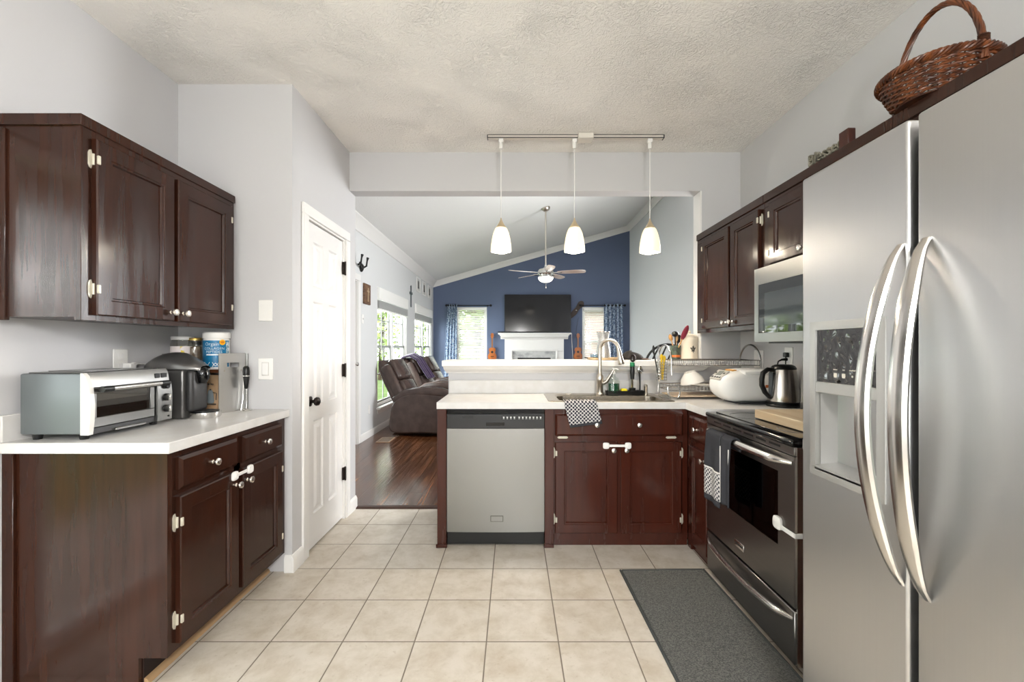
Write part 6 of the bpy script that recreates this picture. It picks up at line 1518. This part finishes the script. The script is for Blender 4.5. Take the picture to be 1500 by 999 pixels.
# outlet and plug on the left wall
plate('wall_outlet', (XL, 2.07, 1.18), ('x', 1), 'white outlet on the left wall behind the toaster oven', 'wall outlet', 'outlet', .078, .12)
t = thing('plug_adapter', 'white plug adapter with a cable in the left wall outlet', 'plug', (XL + .01, 2.085, 1.15))
obj('adapter', MB().box(XL + .0085, XL + .05, 2.072, 2.107, 1.145, 1.172, .004), M_wplastic, t)
obj('plug_body', MB().cyl((XL + .03, 2.107, 1.165), (XL + .03, 2.135, 1.168), .011, 12, .006), M_wplastic, t)
obj('cable', MB().tube([(XL + .03, 2.13, 1.168), (XL + .025, 2.18, 1.163), (XL + .014, 2.24, 1.15), (XL + .012, 2.26, 1.05)], .0035, 6), M_wplastic, t)
plate('blank_plate', (-1.376, YE, 1.452), ('y', -1), 'plain white blank plate on the end wall, the upper of two', 'wall plate', 'blank', .078, .118)
plate('light_switch', (-1.376, YE, 1.127), ('y', -1), 'white rocker light switch on the end wall above the left counter', 'light switch', 'rocker', .082, .118)

# counter rack with steel side
t = thing('counter_shelf', 'small wooden shelf with a brushed steel side panel in the counter corner', 'shelf', (-1.66, 2.345, zc))
M_shelf = mat('walnut_shelf', '#6b3f22', rough=.4, col2='#4c2a15', cscale=(4, 30, 30))
ra = R(20)
Lx0, Lx1, Ly0, Ly1 = -1.826, -1.53, 2.275, 2.415
obj('shelf_board', MB().prism([(Lx0, Ly0), (Lx1 - .004, Ly0), (-1.497, Ly1), (Lx0, Ly1)], 'z', zc + .212, zc + .228), M_shelf, t)
obj('bottom_board', MB().prism([(Lx0, Ly0), (Lx1 - .004, Ly0), (-1.497, Ly1), (Lx0, Ly1)], 'z', zc + .004, zc + .018), M_shelf, t)
pA, pB = Vector((-1.534, 2.272, 0)), Vector((-1.486, 2.418, 0)); u = (pB - pA).normalized(); L_ = (pB - pA).length; w = Vector((u.y, -u.x, 0))
mb = MB(); mb.T = Matrix(((u.x, w.x, 0, pA.x), (u.y, w.y, 0, pA.y), (0, 0, 1, zc), (0, 0, 0, 1)))
# panel with a slot: local x along the depth, z up
sx0, sx1, sz0, sz1, pz = .045, .115, .238, .262, .312
for (a, b_, c0, c1) in ((0, L_, 0, sz0), (0, L_, sz1, pz), (0, sx0, sz0, sz1), (sx1, L_, sz0, sz1)): mb.box(a, b_, 0, .004, c0, c1)
sp_ = obj('side_panel', mb, mat('brushed_panel', (.66, .655, .64), rough=.34, metal=1, rough2=.42, cscale=(3, 3, 120)), t, label='brushed steel side panel with hand slot')
mb = MB(); mb.T = Matrix(((u.x, w.x, 0, pA.x), (u.y, w.y, 0, pA.y), (0, 0, 1, zc), (0, 0, 0, 1)))
for a in (.03, L_ - .025): mb.lathe([(.004, .004), (.004, .006), (.002, .0065)], c=(a, 0, .22), axis='y', n=12)
obj('bolt', mb, M_nickel, sp_)
obj('back_flange', MB().box(-1.486, -1.470, 2.4185, 2.4225, zc, zc + .31), M_steelh, t)
obj('side_panel', MB().box(Lx0 - .0035, Lx0 - .0005, Ly0, Ly1, zc, zc + .31), M_steelh, t)
zs = zc + .2285
# collagen tub
tx, ty_ = -1.588, 2.338; Rt = .061
t = thing('supplement_tub', 'white tub with a bright blue label on the corner shelf', 'tub', (tx, ty_, zs))
obj('tub_body', MB().lathe([(Rt - .004, 0), (Rt, .006), (Rt, .155), (Rt - .004, .16), (Rt - .006, .165)], c=(tx, ty_, zs), n=48), M_wplastic, t)
obj('lid', MB().lathe([(Rt + .001, .163), (Rt + .002, .168), (Rt + .002, .19), (Rt - .004, .196), (.0001, .196)], c=(tx, ty_, zs), n=48), M_wplastic, t)
va = math.atan2(0 - ty_, 0 - tx)         # label faces the room
def wr(v, r=Rt + .0012):
    a = va + v.x / Rt; return Vector((tx + r * math.cos(a), ty_ + r * math.sin(a), v.z))
def wrapbox(x0, x1, z0, z1, r, m, name, par, n=24):
    mb = MB(); vs = [wr(Vector((x0 + (x1 - x0) * i / n, 0, z)), r) for z in (z0, z1) for i in range(n + 1)]
    mb.add(vs, [[i, i + 1, n + 2 + i, n + 1 + i] for i in range(n)]); return obj(name, mb, m, par)
lb = wrapbox(-.19, .068, zs + .012, zs + .152, Rt + .0006, mat('blue_label', '#0f6b98', rough=.35), 'label', t, 48)
lb['label'] = 'bright blue paper label'
def wtext(s_, size, x, z, col):
    mb = MB(); text_mb(mb, s_, size, Matrix.Translation((x, 0, z)) @ Matrix.Rotation(R(90), 4, 'X'), warp=wr, depth=.0002); return obj('lettering', mb, mat('label_' + col, '#f3f4f2' if col == 'white' else '#e08a10', rough=.4), lb)
wtext('Orgain', .024, -.022, zs + .132, 'white'); wtext('COLLAGEN', .0185, -.012, zs + .109, 'white'); wtext('PEPTIDES', .0185, -.012, zs + .091, 'white')
wrapbox(-.048, .018, zs + .074, zs + .080, Rt + .0012, mat('label_white', '#f3f4f2'), 'stripe', lb)
wrapbox(.045, .0675, zs + .055, zs + .145, Rt + .0012, mat('label_text_panel', '#cfd8dc', rough=.5, col2='#6f8b98', cscale=(60, 60, 190), cramp=(.45, .55)), 'text_panel', lb, 8)
mb = MB(); mb.add([wr(Vector((.026 + .0145 * math.cos(k * .2618), 0, zs + .142 + .0145 * math.sin(k * .2618))), Rt + .0016) for k in range(24)], [list(range(24))]); obj('sticker', mb, mat('yellow_sticker', '#f2b51d', rough=.4), lb, label='round yellow sticker')
mb = MB(); mb.add([wr(Vector((.026 + .0095 * math.cos(k * .2618), 0, zs + .142 + .0095 * math.sin(k * .2618))), Rt + .0019) for k in range(24)], [list(range(24))]); obj('sticker_centre', mb, mat('orange_sticker', '#e8901c', rough=.4), lb)
mb = MB(); text_mb(mb, 'NEW', .0075, Matrix.Translation((.026, 0, zs + .142)) @ Matrix.Rotation(R(90), 4, 'X'), warp=lambda v: wr(v, Rt + .0024), depth=.0002); obj('sticker_lettering', mb, mat('sticker_ink', '#7a2f0c', rough=.5), lb)
for cx_ in (-.045, -.005, .035):
    mb = MB()
    for (a0, a1) in ((-1, 1), (1, -1)):
        pts = [wr(Vector((cx_ + a0 * .014 * (1 - 2 * k / 8), 0, zs + .018 + (.014 if False else .0) + .020 * abs(1 - 2 * k / 8) ** 1.5 * 1)), Rt + .0014) for k in range(9)]
        mb.tube(pts, .0011, 5); pts2 = [Vector((p.x, p.y, 2 * (zs + .028) - p.z - .001)) for p in pts]; 
        if cx_ == -.005: mb.tube([p + Vector((0, 0, -.004)) for p in pts2], .0011, 5)
    obj('line_motif', mb, mat('label_white', '#f3f4f2'), lb)
# jars
def jar(x, y, r, h, lidm, lidh, lab, label_m=None, fill=None):
    t = thing('jar', lab, 'jar', (x, y, zs))
    obj('glass', MB().lathe([(r - .003, 0), (r, .006), (r, h - lidh - .02), (r * .85, h - lidh - .004), (r * .85, h - lidh)], c=(x, y, zs + .0005), n=32), glass_pane('jar_glass', (.90, .90, .87), .09), t)
    if fill: obj('contents', MB().lathe([(r - .006, .003), (r - .005, h * .72), (.0001, h * .73)], c=(x, y, zs + .0005), n=28), fill, t)
    if label_m: obj('paper_label', MB().lathe([(r + .0006, h * .12), (r + .0006, h * .70)], c=(x, y, zs + .0005), n=36), label_m, t)
    obj('lid', MB().lathe([(r * .92, h - lidh), (r * .97, h - lidh + .002), (r * .97, h - .003), (r * .93, h), (.0001, h)], c=(x, y, zs + .0005), n=36), lidm, t)
    return t
M_fruit = mat('yellow_white_label', '#e7dcd8', rough=.5, col2='#d9bf2a', cscale=(30, 30, 26), cramp=(.52, .56))
jar(-1.752, 2.315, .053, .172, M_wplastic, .018, 'clear jar with white lid and yellow fruit label behind the coffee machine', M_fruit)
jar(-1.735, 2.393, .022, .150, M_dkgrey, .02, 'narrow cream labelled jar behind the white lidded jar', mat('cream_label', '#cdc5b4', rough=.6))
jar(-1.694, 2.325, .032, .165, mat('brass_lid', '#b99c54', rough=.35, metal=.8), .014, 'glass jar with brass lid left of the blue tub', None, mat('dark_spice', '#5a4636', rough=.8, col2='#8e7e6a', cscale=(50, 50, 50)))
# bags below the shelf
zf = zc + .0185
M_craft = mat('kraft_bag', '#b79a78', rough=.6, col2='#a68563', cscale=(8, 8, 8))
def pouch(name, lab, x0, x1, y, h, m, lean=.0, th=.035):
    t = thing(name, lab, 'bag', ((x0 + x1) / 2, y, zf))
    def f(u, v):
        a = 2 * math.pi * u; c_, s_ = math.cos(a), math.sin(a); k = (1 - .82 * v ** 2)
        return ((x0 + x1) / 2 + (x1 - x0) / 2 * math.copysign(abs(c_) ** .5, c_) * (1 + .04 * math.sin(v * 7)), y + th * k * math.copysign(abs(s_) ** .7, s_) + lean * v, zf + .001 + h * v)
    mb = MB().sheet(f, 32, 14); nn = len(mb.v); mb.f.append(list(range(32))); mb.mi.append(0); mb.f.append([nn - 33 + i for i in range(32)]); mb.mi.append(0)
    obj('pouch', mb, m, t, angle=60); return t
pb = pouch('coffee_bag', 'tan coffee bag printed with a kettle under the corner shelf', -1.655, -1.553, 2.33, .176, M_craft, .012)
fy_ = 2.292
mb = MB(); kx_ = -1.588
poly = outline([(kx_ - .018, zf + .035), (kx_ + .018, zf + .035), (kx_ + .017, zf + .07), (kx_ + .010, zf + .10), (kx_ - .010, zf + .10), (kx_ - .017, zf + .07)], 3)
mb.add([(a, fy_ + .0 - .0025, b_) for a, b_ in poly], [list(range(len(poly)))]); obj('printed_kettle', mb, mat('printed_grey', '#7c868a', rough=.5), pb)
mb = MB().tube([(kx_ + .014, fy_ - .003, zf + .09), (kx_ + .032, fy_ - .003, zf + .085), (kx_ + .03, fy_ - .003, zf + .05)], .002, 6).box(kx_ - .055, kx_ + .03, fy_ - .0035, fy_ - .002, zf + .024, zf + .031).box(kx_ - .004, kx_ + .004, fy_ - .0035, fy_ - .002, zf + .1, zf + .107); obj('printed_lines', mb, mat('printed_dark', '#4a4038', rough=.6), pb)
mb = MB()
for k, (w_, h_) in enumerate(((.005, .008), (.004, .006), (.006, .008), (.003, .006), (.005, .008), (.004, .007))):
    mb.box(kx_ - .036 + k * .0085, kx_ - .036 + k * .0085 + w_, fy_ + .004, fy_ + .0055, zf + .128, zf + .128 + h_)
obj('printed_name', mb, mat('printed_dark', '#4a4038'), pb)
gb = pouch('green_bag', 'dark green bag behind the coffee machine spout', -1.735, -1.662, 2.345, .165, mat('green_foil', '#12633a', rough=.35), .006, .03)
mb = MB().tube([(-1.69 + .02 * math.cos(R(a)), 2.345 - .034, zf + .035 + .02 * math.sin(R(a))) for a in range(-20, 200, 20)], .002, 5); obj('pale_mark', mb, mat('label_white', '#f3f4f2'), gb)

# milk frother in its stand
fx_, fy2 = -1.452, 2.375
t = thing('milk_frother', 'black handled milk frother in a steel stand beside the shelf', 'milk frother', (fx_, fy2, zc))
obj('stand_base', MB().tube([(fx_ + .028 * math.cos(a * .2618), fy2 + .028 * math.sin(a * .2618), zc + .003) for a in range(24)], .0028, 6, closed=True).tube([(fx_ - .028, fy2, zc + .003), (fx_ - .026, fy2 + .012, zc + .06), (fx_ - .024, fy2 + .014, zc + .16), (fx_ - .012, fy2 + .016, zc + .17)], .0025, 6), M_chrome, t)
obj('whisk', MB().cyl((fx_, fy2, zc + .008), (fx_, fy2, zc + .12), .0018, 6).tube([(fx_ + .011 * math.cos(a * .3927), fy2 + .011 * math.sin(a * .3927), zc + .01) for a in range(16)], .0018, 5, closed=True), M_chrome, t)
obj('grip', MB().lathe([(.005, .118), (.009, .124), (.0125, .15), (.0165, .19), (.0175, .215), (.015, .235), (.008, .242), (.0001, .243)], c=(fx_, fy2, zc), n=22), M_black, t)
obj('ring', MB().lathe([(.0165, .186), (.0176, .187), (.0178, .191), (.0168, .192)], c=(fx_, fy2, zc), n=22), M_chrome, t)

# ================================================================== ON TOP OF THE RIGHT CABINETS
zt = RZ1 + .0005
# wicker basket
bc = Vector((1.452, 1.50, zt)); t = thing('wicker_basket', 'brown woven wicker basket with tall hoop handle above the refrigerator', 'basket', tuple(bc))
M_wick = mat('brown_wicker', '#3c1e10', rough=.4, col2='#6b3a1c', cscale=(40, 40, 14), cramp=(.38, .62)); M_wickd = mat('dark_wicker', '#2a140a', rough=.45, col2='#4a2712', cscale=(30, 30, 30))
nst = 30; hb = .092
def rad(z): return .108 + .042 * (z / hb) ** .8
mb = MB()
for k in range(nst):
    a = 2 * math.pi * k / nst; mb.tube([(bc.x + rad(z) * math.cos(a), bc.y + rad(z) * math.sin(a), bc.z + .004 + z) for z in (0, .03, .06, hb)], .0024, 5)
obj('stakes', mb, M_wickd, t)
mb = MB(); rows = 13
for j in range(rows):
    z = .004 + hb * (j + .3) / rows; pts = []
    for k in range(nst * 4):
        a = 2 * math.pi * k / (nst * 4); w_ = .0042 * math.cos(k * math.pi / 4 + math.pi * j); r_ = rad(z) + w_
        pts.append((bc.x + r_ * math.cos(a), bc.y + r_ * math.sin(a), bc.z + .004 + z + .0012 * math.sin(k * 1.7 + j)))
    mb.tube(pts, .0046, 6, closed=True)
obj('weave', mb, M_wick, t)
obj('bottom', MB().lathe([(.0001, .001), (.108, .001), (.108, .006), (.0001, .006)], c=bc, n=40), M_wickd, t)
mb = MB(); nr = 150
for s_ in range(4):
    pts = []
    for k in range(nr):
        a = 2 * math.pi * k / nr; ph = 2 * math.pi * s_ / 4 + 16 * a; r_ = rad(hb) + .004 + .0075 * math.cos(ph); pts.append((bc.x + r_ * math.cos(a), bc.y + r_ * math.sin(a), bc.z + hb + .006 + .0085 * math.sin(ph)))
    mb.tube(pts, .0052, 6, closed=True)
obj('braided_rim', mb, M_wick, t)
hv = Vector((-.06, .998, 0)).normalized(); hr_ = .146
hand = []
for k in range(41):
    q = k / 40; a = math.pi * q; hand.append(bc + hv * (hr_ * math.cos(a) * (1 - .06 * math.sin(a))) + Vector((0, 0, .06 + .264 * math.sin(a) ** .85)) + Vector((.0, 0, 0)))
mb = MB(); up = Vector((0, 0, 1))
for s_ in range(5):
    pts = []
    for k, p in enumerate(hand):
        t_ = (hand[min(k + 1, 40)] - hand[max(k - 1, 0)]).normalized(); nrm = t_.cross(hv.cross(Vector((0, 0, 1)))).normalized(); bn = t_.cross(nrm); ph = 2 * math.pi * s_ / 5 + k * .55
        pts.append(p + (nrm * math.cos(ph) + bn * math.sin(ph)) * .0058)
    mb.tube(pts, .0048, 6)
obj('hoop_handle', mb, M_wick, t)
for sgn in (1, -1):
    mb = MB(); p = bc + hv * (sgn * hr_ * .985) + Vector((0, 0, .115))
    for j in range(4): mb.tube([(p.x + .0125 * math.cos(a * .5236), p.y + .0125 * math.sin(a * .5236), p.z + j * .006 + .003 * math.sin(a * .5236)) for a in range(12)], .003, 5, closed=True)
    obj('handle_wrap', mb, M_wickd, t)

# carved word sign beside the basket (reads along the wall, seen edge on)
t = thing('word_sign', 'grey carved letter sign with a dark wooden end on top of the cabinets', 'sign', (1.408, 1.95, zt))
M_carv = mat('weathered_carving', '#8f8a7c', rough=.8, col2='#5f5b50', cscale=(26, 26, 26), bump=.4, bscale=(60, 60, 60))
TS = Matrix.Translation((1.408, 1.962, zt + .038)) @ Matrix.Rotation(R(-90), 4, 'Z') @ Matrix.Rotation(R(90), 4, 'X')
mb = MB(); text_mb(mb, 'Blessed', .074, TS, depth=.026); obj('lettering', mb, M_carv, t)
obj('base', MB().box(1.396, 1.42, 1.872, 2.06, zt, zt + .014, .003), M_carv, t)
obj('end_block', MB().box(1.39, 1.424, 1.815, 1.868, zt, zt + .076, .003), mat('dark_red_wood', '#4b2216', rough=.4, col2='#2e140d', cscale=(30, 30, 6)), t)

# made-up fixture for the added fill lamp (behind the camera)
t = thing('fill_lamp_fixture', 'added lamp fixture hanging unseen behind the camera', 'ceiling lamp', (.35, -.75, 1.74))
obj('ceiling_plate', MB().lathe([(.07, ZC - .0005), (.065, ZC - .02), (.0001, ZC - .024)], c=(.35, -.75, 0), n=24), M_nickel, t)
obj('rod', MB().cyl((.35, -.75, 2.02), (.35, -.75, ZC - .02), .006), M_nickel, t)
obj('lamp_collar', MB().lathe([(.05, 2.015), (.04, 2.035), (.0001, 2.04)], c=(.35, -.75, 0), n=20), M_nickel, t)
